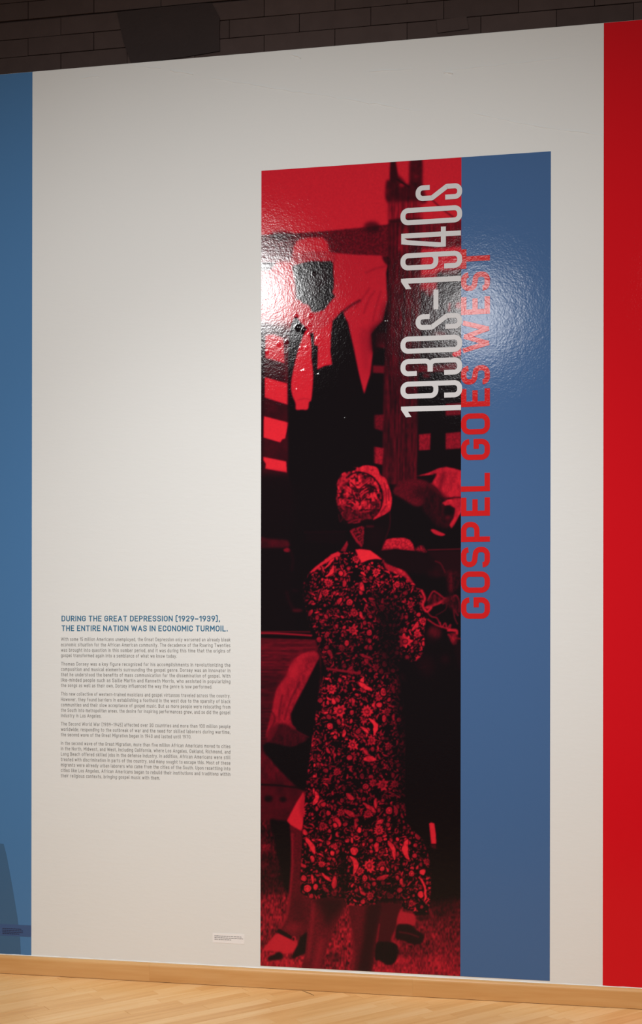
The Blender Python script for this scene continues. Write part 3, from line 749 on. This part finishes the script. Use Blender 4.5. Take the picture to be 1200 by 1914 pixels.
# back leg and sandal
poly([(504, 1534), (520, 1533), (541, 1537), (546, 1560), (545, 1620), (541, 1668), (530, 1650), (515, 1580)], .03, blur=2)
poly([(541, 1542), (563, 1551), (564, 1600), (561, 1640), (584, 1690), (579, 1720), (574, 1742), (556, 1756), (540, 1748), (521, 1737), (532, 1722), (537, 1700), (541, 1665), (545, 1612), (545, 1575)], .36, blur=1.2, smooth=False, tex='fine', amt=.15)
line([(546, 1560), (546, 1620), (541, 1680), (536, 1712), (524, 1734)], 4, .72, .6, 2); ell(558, 1700, 12, 26, .24, .6, 6); ell(548, 1734, 16, 8, .62, .6, 5)
poly([(517, 1745), (530, 1748), (546, 1757), (555, 1764), (549, 1778), (532, 1783), (510, 1778), (492, 1776), (503, 1760)], .84, blur=1.2)
poly([(518, 1738), (523, 1736.5), (535, 1743), (547, 1751), (545, 1756), (532, 1750), (519, 1743)], .08, blur=.8, smooth=False); ell(549.5, 1754.5, 4, 5, .8, .9, .8); ell(548.5, 1755, 2, 3, .1, .9, .7)
poly([(560, 1753), (568, 1746), (575, 1742), (576, 1760), (572, 1780), (560, 1786), (546, 1791), (551, 1777), (557, 1766)], .06, blur=1.3, tex='fine', amt=.5)
poly([(500, 1790), (512, 1784), (522, 1779), (530, 1786), (524, 1793), (506, 1795)], .10, blur=1.5, tex='fine', amt=.6)
poly([(567, 1480), (570, 1490), (569, 1515), (566, 1547), (563, 1553), (552, 1547), (543, 1542), (536.5, 1534), (543, 1521), (553, 1502)], .90, blur=1, smooth=False)
poly([(567, 1480), (572, 1480), (568, 1530), (560, 1510)], .6, .6, blur=3)
# near legs
poly([(584, 1678), (642, 1678), (644, 1692), (631, 1722), (618, 1755), (606, 1790), (602, 1820), (560, 1820), (570, 1785), (574, 1745), (580, 1712)], .40, blur=1.2, smooth=False, tex='fine', amt=.12)
poly([(586, 1678), (645, 1678), (640, 1700), (622, 1720), (610, 1735), (600, 1700)], .10, .8, blur=7); line([(586, 1690), (583, 1730), (576, 1790)], 5, .68, .5, 3); line([(600, 1760), (590, 1815)], 10, .72, .5, 6)
poly([(650, 1690), (718, 1688), (712, 1720), (703, 1765), (694, 1825), (655, 1825), (660, 1770), (656, 1725)], .36, blur=1.2, smooth=False, tex='fine', amt=.12)
poly([(688, 1690), (716, 1690), (708, 1725), (700, 1765), (690, 1825), (668, 1825), (678, 1760), (682, 1720)], .13, .85, blur=4); line([(655, 1740), (661, 1775), (658, 1815)], 5, .66, .5, 3)
poly([(716, 1688), (752, 1690), (746, 1720), (738, 1756), (725, 1763), (706, 1760), (711, 1722)], .26, blur=1.2, smooth=False)
line([(750, 1702), (742, 1735), (734, 1757), (746, 1768)], 5, .78, .75, 2); line([(709, 1728), (704, 1762)], 2.5, .6, .7, 1.2)
poly([(748, 1704), (762, 1706), (777, 1711), (775, 1729), (762, 1729), (746, 1738), (742, 1722)], .74, blur=1.2)
poly([(742, 1730), (755, 1727), (768, 1729), (778, 1738), (792, 1748), (787, 1763), (768, 1764), (752, 1757), (740, 1753)], .10, blur=1.3); line([(747, 1742), (765, 1745), (782, 1751)], 3, .42, .7, 1.2)
poly([(704, 1763), (716, 1760), (735, 1762), (744, 1770), (742, 1790), (734, 1802), (722, 1803), (710, 1795), (701, 1792)], .06, blur=1.2, tex='vert', amt=.5)
rect([(773, 1702), (802, 1700), (802, 1709), (776, 1711)], .04, blur=1.3); ell(790, 1716, 14, 3, .12, .7, 2)
line([(802, 1700), (808, 1712)], 5, .6, .6, 2)
poly([(802, 1539), (806, 1537), (812, 1539), (815, 1560), (815.5, 1577), (806, 1577)], .95, blur=.7, smooth=False); rect([(803, 1579), (815, 1578), (816, 1587), (809, 1586)], .3, .9, blur=1)

# the woman's floral print dress -------------------------------------------------
dress = [(577, 1071), (597, 1054), (618, 1037), (637, 1030), (668, 1030), (676, 1053), (716, 1045), (724, 1055), (736, 1060), (752, 1065), (766, 1080), (778, 1096), (790, 1103), (795, 1122), (792, 1134), (800, 1140), (796, 1160), (793, 1185), (794, 1210), (789, 1225), (779, 1235), (766, 1238), (755, 1232), (746, 1240), (745, 1262), (752, 1290), (757, 1350), (758, 1450), (757, 1505), (762, 1540), (776, 1556), (790, 1568), (802, 1600), (806, 1640), (804, 1690), (799, 1705), (775, 1703), (752, 1698), (748, 1680), (716, 1679), (702, 1690), (676, 1693), (650, 1692), (642, 1678), (615, 1677), (582, 1681), (574, 1676), (562, 1668), (563, 1610), (568, 1520), (575, 1440), (585, 1370), (595, 1300), (606, 1258), (606, 1240), (597, 1215), (588, 1195), (580, 1180), (570, 1130), (564, 1105), (568, 1085)]
DM = np.zeros((GH, GW), np.float32); mk, sl = pmask(dress, False, .8); DM[sl] = mk
pat = np.zeros((GH, GW), np.float32)
YY0, XX0 = np.mgrid[0:GH, 0:GW].astype(np.float32)
def stamp(cx, cy, r, fn):
    x0 = max(0, int(cx-r-OX)); x1 = min(GW, int(cx+r-OX)+2); y0 = max(0, int(cy-r-OY)); y1 = min(GH, int(cy+r-OY)+2)
    if x1 <= x0 or y1 <= y0: return
    X = XX0[y0:y1, x0:x1]+.5+OX-cx; Y = YY0[y0:y1, x0:x1]+.5+OY-cy
    pat[y0:y1, x0:x1] = fn(X, Y, pat[y0:y1, x0:x1])
sm = lambda d: np.clip(.5-d/1.3, 0, 1)
def daisy(cx, cy, r, g):
    n = rng.integers(8, 12); ph = rng.random()*6; q = .55+.35*rng.random()
    def fn(X, Y, old):
        X = X/q if q > .8 else X; d = np.hypot(X, Y); t = np.arctan2(Y, X)
        rad = r*(.84+.16*np.cos(n*t+ph)+.10*np.sin(3*t+ph*2)); m_ = sm(d-rad)*(1-.55*sm(np.abs(d-r*.30)-r*.09))*(.82+.18*np.cos(n*t*2+ph*3))
        return np.maximum(old*(1-sm(d-r*1.15)*.8), m_*g)
    stamp(cx, cy, r+2, fn)
def roundel(cx, cy, r, g):
    e = .75+.25*rng.random(); hole = rng.random()*.6
    def fn(X, Y, old):
        d = np.hypot(X/e, Y); m_ = sm(d-r*.85)*(1-hole*sm(np.abs(d-r*.45)-r*.14))
        return np.maximum(old*(1-sm(d-r*1.25)*.9), m_*g)
    stamp(cx, cy, r*1.3+2, fn)
def leaf(cx, cy, l, w, a, g, bend=0.0, clear=.6):
    c, s = math.cos(a), math.sin(a)
    def fn(X, Y, old):
        u = X*c+Y*s; v = -X*s+Y*c-bend*u*u/l
        d = np.abs(v)-w*np.sqrt(np.clip(1-(u/l)**2, 0, 1)); d = np.where(np.abs(u) > l, 3, d)
        return np.maximum(old*(1-clear*sm(d-1)), sm(d)*g)
    stamp(cx, cy, l+3, fn)
for _ in range(5200):
    leaf(rng.uniform(560, 808), rng.uniform(1028, 1706), rng.uniform(1.3, 3.6), rng.uniform(.7, 1.2), rng.random()*3.2, rng.uniform(.35, .9), 0, .25)
for _ in range(760):
    leaf(rng.uniform(560, 808), rng.uniform(1028, 1706), rng.uniform(3, 6.5), rng.uniform(1.1, 2.3), rng.random()*3.2, rng.uniform(.55, .95), rng.uniform(-.5, .5))
def scatter(n, dmin, rr):
    out = []
    for _ in range(n*60):
        if len(out) >= n: break
        p = (rng.uniform(560, 808), rng.uniform(1032, 1702))
        if all((p[0]-o[0])**2+(p[1]-o[1])**2 > dmin**2 for o in out): out.append(p)
    return out
for p in scatter(300, 14, 0): roundel(*p, rng.uniform(3.2, 5.2), rng.uniform(.6, .88))
for p in scatter(60, 30, 0): leaf(*p, rng.uniform(6, 11), rng.uniform(2.6, 4.6), rng.uniform(.6, 2.4), rng.uniform(.7, .95), rng.uniform(-.3, .3), .8)
for p in scatter(60, 32, 0): daisy(*p, rng.uniform(6.5, 10), rng.uniform(.75, .95))
# motifs that can be made out in the photograph
for x, y, r in [(660, 1178, 11), (715, 1467, 12), (691, 1618, 13), (660, 1392, 12), (636, 1329, 13), (686, 1330, 12), (757, 1198, 14), (791, 1162, 9), (614, 1090, 9), (643, 1072, 7), (700, 1655, 0), (781, 1184, 9), (708, 1552, 11)]:
    if r: daisy(x, y, r, .98)
for x, y, r in [(654, 1126, 7.5), (637, 1072, 6), (649, 1202, 6), (691, 1182, 6.5), (691, 1198, 5.5), (693, 1210, 5), (718, 1242, 6), (617, 1358, 7), (652, 1418, 6.5), (653, 1417, 6), (684, 1470, 7), (716, 1294, 8), (718, 1343, 6.5), (709, 1318, 6), (742, 1220, 5), (745, 1345, 5), (614, 1520, 6), (604, 1504, 5), (626, 1543, 5), (645, 1541, 5.5), (671, 1551, 6), (570, 1555, 6), (584, 1606, 7), (662, 1590, 8), (568, 1641, 6.5), (574, 1660, 8), (590, 1658, 6), (682, 1641, 6.5), (727, 1516, 8), (725, 1541, 5.5), (715, 1624, 5.5), (621, 1595, 6), (790, 1630, 7), (769, 1632, 6), (747, 1664, 6), (787, 1671, 7), (777, 1656, 0), (782, 1562, 8), (743, 1569, 5)]:
    if r: roundel(x, y, r, .95)
for x, y, l, w, a, g, bd in [(702, 1357, 17, 4.2, 1.35, .98, .5), (757, 1588, 20, 5, 1.5, .95, -.3), (735, 1588, 19, 3.8, 1.25, .9, .2), (582, 1580, 17, 4.5, 1.05, .95, .1), (691, 1510, 15, 4.2, .6, .85, 0), (683, 1284, 14, 4.5, .5, .95, 0), (592, 1492, 14, 4.5, 1.75, .95, .3), (654, 1520, 12, 4, .5, .8, 0), (666, 1615, 18, 4.5, 1.4, .95, .5), (610, 1640, 12, 3.2, .7, .9, 0), (625, 1650, 13, 5, 1.7, .9, 0), (795, 1660, 24, 2.6, 1.35, .95, .35), (715, 1640, 12, 4, 2.8, .9, 0), (620, 1070, 13, 3, 2.2, .95, .4), (617, 1052, 12, 2.2, 2.3, .9, 0), (685, 1228, 14, 2.5, .4, .8, 0), (690, 1418, 12, 5.5, 0, .9, .2), (700, 1130, 12, 2.2, 1.1, .7, .3), (688, 1140, 10, 1.6, .9, .6, 0), (580, 1380, 6, 9, 0, .8, 0), (735, 1290, 7, 3, 1.3, .75, 0), (745, 1270, 8, 2, 1.3, .5, 0), (575, 1350, 9, 3, 1.6, .9, 0)]:
    leaf(x, y, l, w, a, g, bd, .9)
# let the weave wander a little so that no motif is drafted
wx_ = (vn(9, 9, 31)-.5)*3.0+(vn(3.5, 3.5, 33)-.5)*1.0; wy_ = (vn(9, 9, 32)-.5)*3.0+(vn(3.5, 3.5, 34)-.5)*1.0
qx = np.clip(XX0+wx_, 0, GW-1.01); qy = np.clip(YY0+wy_, 0, GH-1.01); xa_ = qx.astype(int); ya_ = qy.astype(int); fx_ = qx-xa_; fy_ = qy-ya_
pat = (pat[ya_, xa_]*(1-fx_)+pat[ya_, xa_+1]*fx_)*(1-fy_)+(pat[ya_+1, xa_]*(1-fx_)+pat[ya_+1, xa_+1]*fx_)*fy_
pat = gblur(pat, .4)*1.08
pat *= .86+.34*(vn(5, 5, 35)-.2)
# folds and fall of the cloth (how the printed photograph itself is toned)
shade = np.full((GH, GW), 1.0, np.float32)
def sh(pts, v, blur, a=1.0):
    m_ = pmask(pts, False, blur)
    if m_: shade[m_[1]] = shade[m_[1]]*(1-m_[0]*a)+v*m_[0]*a
sh([(560, 1030), (810, 1030), (810, 1262), (560, 1262)], .92, 2)
sh([(575, 1040), (700, 1030), (760, 1060), (790, 1110), (740, 1100), (640, 1075), (590, 1090)], 1.1, 8)
sh([(560, 1060), (578, 1068), (578, 1150), (606, 1262), (590, 1262), (560, 1180)], .30, 5)
sh([(596, 1190), (745, 1190), (745, 1262), (604, 1262)], .55, 12, .8)
sh([(700, 1118), (738, 1130), (742, 1180), (748, 1262), (716, 1262), (705, 1190)], .18, 8)
sh([(690, 1105), (740, 1110), (755, 1140), (700, 1150)], .45, 7, .8)
sh([(742, 1150), (800, 1140), (800, 1235), (750, 1235)], 1.0, 5, .9); sh([(735, 1130), (752, 1160), (750, 1235), (735, 1250)], .2, 6, .8)
sh([(560, 1262), (810, 1262), (810, 1710), (560, 1710)], 1.0, 2)
sh([(600, 1400), (760, 1400), (760, 1545), (590, 1545)], .80, 25); sh([(620, 1420), (650, 1420), (655, 1540), (610, 1540)], .72, 12, .6)
sh([(722, 1262), (765, 1262), (765, 1530), (735, 1530)], .50, 9); sh([(742, 1255), (770, 1255), (770, 1500), (750, 1500)], .22, 6)
sh([(740, 1520), (765, 1525), (772, 1570), (750, 1560)], .7, 8, .8); sh([(770, 1540), (812, 1545), (812, 1620), (790, 1600)], .45, 8, .9)
sh([(633, 1600), (645, 1600), (648, 1680), (636, 1680)], .22, 4); sh([(700, 1640), (745, 1640), (748, 1685), (700, 1685)], .55, 7); sh([(600, 1655), (640, 1655), (640, 1682), (600, 1682)], .5, 6, .8)
tone = .035+pat*shade*(.88+.24*NOI['fine'])
cv[:] = cv*(1-DM)+np.clip(tone, 0, 1.0)*DM
poly([(735, 1200), (745, 1215), (748, 1262), (757, 1300), (800, 1290), (780, 1245), (757, 1235)], .03, .75, blur=6)
poly([(578, 1071), (590, 1059), (604, 1049), (620, 1036), (632, 1031), (637, 1034), (636, 1039), (625, 1042), (612, 1051), (598, 1059), (588, 1068)], .97, .92, blur=.8, smooth=False)
poly([(716, 1048), (724, 1054), (745, 1063), (757, 1068), (768, 1082), (775, 1094), (762, 1084), (752, 1076), (735, 1070), (722, 1064)], .9, .75, blur=1.2)
line([(788, 1104), (794, 1118), (790, 1132), (798, 1143), (806, 1136)], 4.5, .92, .9, 1.2)
line([(612, 1250), (640, 1254), (672, 1258.5)], 4.6, .56, .95, .8); line([(608, 1255), (640, 1260), (674, 1264)], 1.6, .03, .8, .8)
# neck, headscarf, collar
poly([(660, 985), (700, 965), (728, 950), (731, 965), (728, 985), (722, 1003), (712, 1028), (668, 1032), (650, 1030), (652, 1008)], .055, blur=1, smooth=False)
line([(729, 955), (729, 980), (724, 998), (716, 1018)], 2.2, .28, .8, 1.2); rect([(690, 985), (720, 985), (712, 1026), (685, 1026)], .10, .7, blur=6)
scarf = [(629, 921), (630.5, 903), (638, 886), (652, 881), (666, 877.5), (661, 873.5), (672, 873), (681, 870), (696, 871), (706, 876), (711, 887), (720, 894), (728, 913), (732.5, 930), (730, 953), (716, 963), (697, 970), (682, 971), (672, 977), (656, 978), (646, 972), (637, 960), (629, 942)]
SMk, sl = pmask(scarf, True, .8); base_s = .68+.62*(vn(3.2, 7, 21)-.5)*1.6+.3*(NOI['fine']-.5)
dk = vn(5, 4, 22); base_s = np.where(dk > .62, base_s*.35, base_s); base_s = gblur(base_s.astype(np.float32), .6)
cv[sl] = cv[sl]*(1-SMk)+np.clip(base_s[sl], .05, 1)*SMk
for k in range(64):
    t = rng.uniform(-2.75, -.35); r0 = rng.uniform(12, 70); l_ = rng.uniform(6, 15); q_ = []
    for j in range(3):
        r_ = r0+l_*j/2; a_ = t+rng.uniform(-.05, .05)+.12*j*math.copysign(1, t+1.55)
        q_.append((668+r_*.62*math.cos(a_)*1.15, 966+r_*1.12*math.sin(a_)))
    if all(((x-672)/37)**2+((y-926)/44)**2 < .86 for x, y in q_):
        line(q_, rng.uniform(1.3, 3.0), rng.choice([.07, .10, .14, .92, .98, .85]), .85, .6)
poly([(630, 905), (640, 888), (655, 884), (652, 900), (636, 912)], .75, .6, blur=2); ell(641, 937, 8, 7, .8, .5, 3, 'fine', .5); ell(640, 928, 4, 5, .06, .8, 1.5)
poly([(634, 948), (645, 942), (660, 955), (690, 955), (704, 940), (708, 962), (690, 974), (660, 980), (640, 974)], .13, .6, blur=4, tex='cloth', amt=.9)
line([(648, 893), (658, 886), (672, 882.5), (688, 886), (702, 897), (711, 912), (714.5, 930), (711, 952), (703, 966)], 2.6, .05, .9, .9)
poly([(664, 879), (680, 871), (696, 871), (706, 876), (711, 888), (720, 894), (728, 913), (732, 930), (729.5, 952), (714, 964), (697, 971.5), (709, 957), (717, 938), (716, 918), (708, 902), (696, 889), (682, 883)], .88, .95, blur=.8, tex='cloth', amt=.28)
for p in [[(697, 878), (694, 879)], [(718, 903), (722, 922), (722, 940)], [(726, 915), (727, 935)], [(712, 958), (722, 946)]]: line(p, 2, .42, .7, 1)
line([(633, 962), (636, 975), (641, 968), (646, 960)], 2, .32, .7, 1); line([(652, 977), (664, 972), (674, 971)], 3, .55, .8, 1); line([(686, 984), (697, 984)], 4, .3, .8, 1.4)
poly([(656, 991), (668, 986), (680, 984), (680.5, 1000), (678, 1021), (673, 1022), (664, 1010)], .36, blur=.8, tex='fine', amt=.7); line([(656, 993), (664, 1006), (675, 1019)], 4, .66, .85, .8); line([(678, 986), (678, 1015)], 2, .6, .8, .8)
poly([(649, 1010), (651, 1018), (646, 1031), (636, 1030)], .56, blur=.8, smooth=False, tex='fine', amt=.14)
poly([(664, 1027), (676, 1026.5), (692, 1028.5), (704, 1037), (715, 1046), (702, 1045.5), (689, 1047), (676, 1053)], 1.02, blur=.7, smooth=False); line([(676, 1053.5), (690, 1048), (704, 1046), (716, 1049)], 1.8, .1, .8, .8)
# print grain
cv *= 1+.05*(rng.random(cv.shape).astype(np.float32)-.5)+.06*(NOI['fine']-.5)
cv = gblur(cv, .45)

# ---- sample the tones onto the grid of the print
nx, nz_ = 338, 1340
gx = np.linspace(MX0, MX1, nx); gz = np.linspace(MZ0, MZ1, nz_)
XX, ZZ = np.meshgrid(gx, gz)
dyc = CD; xr_ = XX*_cy+dyc*_sy; yr_ = -XX*_sy+dyc*_cy
uu = F*xr_/yr_; vv = -F*(ZZ-CH)/yr_
PX = 600+uu*_cr-vv*_sr-OX-.5; PY = 957+SHY+uu*_sr+vv*_cr-OY-.5
PX = np.clip(PX, 0, GW-1.01); PY = np.clip(PY, 0, GH-1.01)
xi = PX.astype(int); yi = PY.astype(int); fx = PX-xi; fy = PY-yi
gs = (cv[yi, xi]*(1-fx)+cv[yi, xi+1]*fx)*(1-fy)+(cv[yi+1, xi]*(1-fx)+cv[yi+1, xi+1]*fx)*fy
gs = np.clip(gs, 0, 1.05)
col = np.ones((nz_*nx, 4), np.float32)
gf = gs.ravel()
col[:, 0] = 0.0055+0.70*gf**2.1
col[:, 1] = 0.0040+0.014*gf**3.5
col[:, 2] = 0.0052+0.008*gf+0.020*gf**2
yy = np.full((nz_, nx), -0.0012)
for bx, by, br, bh in [(557, 612, 4.5, .0030), (569, 617, 5, .0028), (580, 590, 3, .002), (595, 634, 3.5, .0022), (579, 625, 2.6, .002), (521, 643, 2.6, .0018), (536, 639, 2.4, .0018),
                       (499, 658, 2.6, .0018), (562, 651, 2.2, .0016), (573, 650, 2.4, .0018), (569, 693, 2.6, .0018), (555, 729, 2.4, .0015), (564, 694, 2, .0012), (553, 591, 2.6, .002),
                       (578, 607, 2.4, .0018), (586, 512, 2.6, .002), (596, 700, 2, .0014), (722, 600, 1.8, .0014), (645, 782, 1.8, .0014)]:
    wx, wz = wall(bx, by); rr = br/455
    d2 = ((XX-wx)**2+(ZZ-wz)**2)/rr**2
    yy -= 0.55*bh*np.exp(-d2*1.2)
co = np.stack([XX-MO[0], yy, ZZ-MO[2]], -1).reshape(-1, 3).astype(np.float32)
ii = (np.arange(nz_-1)[:, None]*nx+np.arange(nx-1)[None]).ravel()
quads = np.stack([ii, ii+1, ii+nx+1, ii+nx], 1).astype(np.int32)
me = bpy.data.meshes.new('photo_print')
me.vertices.add(len(co)); me.vertices.foreach_set('co', co.ravel())
me.loops.add(quads.size); me.loops.foreach_set('vertex_index', quads.ravel())
me.polygons.add(len(quads)); me.polygons.foreach_set('loop_start', np.arange(0, quads.size, 4, dtype=np.int32))
me.polygons.foreach_set('use_smooth', np.ones(len(quads), bool))
me.update(calc_edges=True)
ca = me.color_attributes.new('print', 'FLOAT_COLOR', 'POINT'); ca.data.foreach_set('color', col.ravel())
m = vinyl('red_black_photo_print', 'print')
link('photo_print', me, m, mu)['label'] = 'red and black photograph of a woman in a floral dress seen from behind'

# ---- sideways lettering
def letter_obj(name, paths, w, yoff, m, cap):
    V, FC = [], []
    for pts, closed in paths:
        ribbon(pts, w, closed, V, FC, cap)
    return V, FC
def put_px(name, V, FC, tr, yoff, m):
    vv_ = []
    for v in V:
        X, Z = wall(*tr(v)); vv_.append((X-MO[0], yoff-(v.z*0.0002 if len(v) > 2 else 0), Z-MO[2]))
    me = mesh(vv_, FC)
    bm = bmesh.new(); bm.from_mesh(me)
    for f in bm.faces:
        if f.normal.y > 0: f.normal_flip()
    bm.to_mesh(me); bm.free()
    return link(name, me, m, mu)
def skew(yc): return (yc-1157)/12460
S9 = 9.3
def date_tr(yc):
    s = skew(yc); return lambda v: (749.3+v[0], yc+v[1]+s*(749.3+v[0]-806))
h = 11.4
DG = {
 '0': [([(4, -h, 10), (110, -h, 10), (110, h, 10), (4, h, 10)], True)],
 '9': [([(4, -h, 10), (65.5, -h, 9), (65.5, h, 10), (4, h, 10)], True), ([(40, -h), (110, -h, 10), (110, h, 10), (81, h)], False)],
 '3': [([(30, h), (4, h, 10), (4, -h, 10), (54.5, -h, 9), (54.5, 9)], False), ([(81, h), (110, h, 10), (110, -h, 10), (55.2, -h, 9), (55.2, 9)], False)],
 's': [([(54, -10), (32.3, -10, 9), (32.3, 10, 9), (58, 10, 4), (86, -10, 4), (110, -10, 9), (110, 10, 9), (83, 10)], False)],
 '4': [([(.8, -4.8), (112.3, -4.8)], False), ([(79.5, -18.5), (79.5, 19)], False)],
}
for ch, yc in [('1', 763), ('9', 728.3), ('3', 685.9), ('0', 643.7), ('s', 601.8), ('–', 560.5), ('1', 523), ('9', 487.5), ('4', 443.6), ('0', 402.7), ('s', 360.5)]:
    V, FC = [], []
    if ch == '1':
        V = [Vector(p) for p in [(.4, -4.4), (112.4, -4.4), (112.4, 5.4), (13.5, 5.4), (20, 15.5), (9.5, 15.8), (.4, 1.5)]]
        FC = [[0, 1, 2, 3], [0, 3, 6], [3, 4, 5, 6]]
    elif ch == '–':
        V = [Vector(p) for p in [(61, -18.5), (70.3, -18.5), (70.3, 18.5), (61, 18.5)]]; FC = [[0, 1, 2, 3]]
    else:
        for li, (pts, cl) in enumerate(DG[ch]): ribbon(rounded(pts, cl, 8), S9, cl, V, FC, 0, li)
        if ch == '4':
            b0 = len(V); V += [Vector((*p, 2)) for p in [(.8, -3), (.8, 10.5), (70, 19.2), (84, 19.2), (84, 12), (76, 11), (13, 3.4)]]
            FC += [[b0, b0+1, b0+6], [b0+1, b0+2, b0+5, b0+6], [b0+2, b0+3, b0+4, b0+5]]
    put_px('date_character' if ch in 's–' else 'date_digit', V, FC, date_tr(yc), -0.0026, M['silver'])
SW = 9.9
TL = [('G', 1116.3, 1156.6), ('O', 1068, 1108.2), ('S', 1022, 1060.2), ('P', 975, 1013.2), ('E', 929.6, 964.8), ('L', 883.7, 919.2), ('G', 819.8, 860.4), ('O', 772, 812.8), ('E', 725.7, 761),
      ('S', 682, 719.4), ('W', 597.2, 660.6), ('E', 553.7, 589), ('S', 507, 544.8), ('T', 463.8, 503)]
for ch, ya, yb in TL:
    yc = (ya+yb)/2; s = skew(yc); hh = (yb-ya)-abs(s)*54*0.9; s_ = skew(yc)
    xc = 888.8 if ch not in 'W' else 888.8
    CAPH = 53.8
    w, paths = glyph_paths(ch)
    V, FC = [], []
    rec = [0]
    for li, (pts, cl) in enumerate(paths):
        # centreline -> px: along-cap a from baseline(915.6) to cap(861.9); reading direction is up the picture
        q = []
        sc_ = (CAPH-SW)
        fu = (hh-SW)/max(w, .01)
        for p in pts:
            r_ = (p[2]*sc_*0.95,) if len(p) > 2 else ()
            q.append(((861.9+CAPH-SW/2)-p[1]*sc_, (hh/2-SW/2)-p[0]*fu) + r_)
        c_ = SW/2 if ch in 'ELTP' else (1.5 if ch in 'W' else 0)
        ribbon(rounded(q, cl, 8), SW if ch != 'W' else 9.0, cl, V, FC, c_, li)
    put_px('title_letter', V, FC, lambda v: (v[0], yc+v[1]+s_*(v[0]-xc)), -0.0021, M['title'])

# ---- explanatory text on the white wall
TX0 = wall(115, 1300)[0]; TX1 = wall(430.6, 1300)[0]
TO = ((TX0+TX1)/2, 0, wall(270, 1456)[1])
wt = thing('wall_text', 'block of small printed text with blue heading on the white wall', 'text', TO)
def baseline(yb): return wall(115, yb)[1]
PXM = wall(115, 1300)[1]-wall(115, 1301)[1]
for txt, xe, yb in [('DURING THE GREAT DEPRESSION (1929–1939),', 411.0, 1161.3), ('THE ENTIRE NATION WAS IN ECONOMIC TURMOIL.', 425.6, 1179.4)]:
    VV, FF = [], []
    text_line(txt, TX0, wall(xe, 1170)[0], baseline(yb), 10.6*PXM, .17, 4, .17, .36, VV, FF, -0.0008, TO)
    link('heading_line', mesh(VV, FF), M['headink'], wt)['label'] = 'blue capital letter heading line'
PARAS = [
 [(1197.6, 'With some 15 million Americans unemployed, the Great Depression only worsened an already bleak'),
  (1207.8, 'economic situation for the African American community. The decadence of the Roaring Twenties'),
  (1217.9, 'was brought into question in this somber period, and it was during this time that the origins of'),
  (1228.0, 'gospel transformed again into a semblance of what we know today.')],
 [(1243.7, 'Thomas Dorsey was a key figure recognized for his accomplishments in revolutionizing the'),
  (1253.7, 'composition and musical elements surrounding the gospel genre. Dorsey was an innovator in'),
  (1263.7, 'that he understood the benefits of mass communication for the dissemination of gospel. With'),
  (1273.8, 'like-minded people such as Sallie Martin and Kenneth Morris, who assisted in popularizing'),
  (1283.8, 'the songs as well as their own, Dorsey influenced the way the genre is now performed.')],
 [(1299.8, 'This new collective of western-trained musicians and gospel virtuosos traveled across the country.'),
  (1310.0, 'However, they found barriers in establishing a foothold in the west due to the sparsity of black'),
  (1320.1, 'communities and their slow acceptance of gospel music. But as more people were relocating from'),
  (1330.2, 'the South into metropolitan areas, the desire for inspiring performances grew, and so did the gospel'),
  (1340.2, 'industry in Los Angeles.')],
 [(1355.8, 'The Second World War (1939–1945) affected over 30 countries and more than 100 million people'),
  (1365.9, 'worldwide; responding to the outbreak of war and the need for skilled laborers during wartime,'),
  (1375.9, 'the second wave of the Great Migration began in 1940 and lasted until 1970.')],
 [(1391.9, 'In the second wave of the Great Migration, more than five million African Americans moved to cities'),
  (1402.0, 'in the North, Midwest, and West, including California, where Los Angeles, Oakland, Richmond, and'),
  (1412.1, 'Long Beach offered skilled jobs in the defense industry. In addition, African Americans were still'),
  (1422.2, 'treated with discrimination in parts of the country, and many sought to escape this. Most of these'),
  (1432.3, 'migrants were already urban laborers who came from the cities of the South. Upon resettling into'),
  (1442.5, 'cities like Los Angeles, African Americans began to rebuild their institutions and traditions within'),
  (1452.6, 'their religious contexts, bringing gospel music with them.')]]
SHORT = {1228.0: 330.5, 1283.8: 396.5, 1340.2: 189.5, 1375.9: 357.5, 1452.6: 299.0}
for para in PARAS:
    VV, FF = [], []
    for yb, txt in para:
        xe = SHORT.get(yb, 430.6)
        text_line(txt, TX0-.002, wall(xe, yb)[0], baseline(yb), 6.4*PXM, .125, 2, .20, .40, VV, FF, -0.0008, TO)
    link('paragraph', mesh(VV, FF), M['ink'], wt)

# ---- small credit label low on the wall
cq = [wall(*q) for q in [(397.5, 1743.8), (456.5, 1746.3), (456.5, 1764.8), (397.5, 1761.6)]]
CO = (cq[0][0], 0, cq[3][1])
cl = thing('credit_label', 'small pale caption label low on the wall left of the mural', 'label', CO)
link('label_film', prism(cq, -0.0008, -0.0001, CO), M['card'], cl)
V, Fc = [], []
for k, xe in enumerate([452, 454.5, 433]):
    x = 401.0
    while x < xe:
        w = random.uniform(1.6, 5.2); y = 1748.3+k*3.2+0.052*(x-401)
        x1_ = min(x+w, xe)
        c = [wall(*q) for q in [(x, y), (x1_, y), (x1_, y+1.3), (x, y+1.3)]]
        b_ = len(V); V += [(p[0]-CO[0], -0.0012, p[1]-CO[2]) for p in c]; Fc.append([b_, b_+1, b_+2, b_+3]); x += w+0.8
link('caption_text', mesh(V, Fc), M['cardink'], cl)
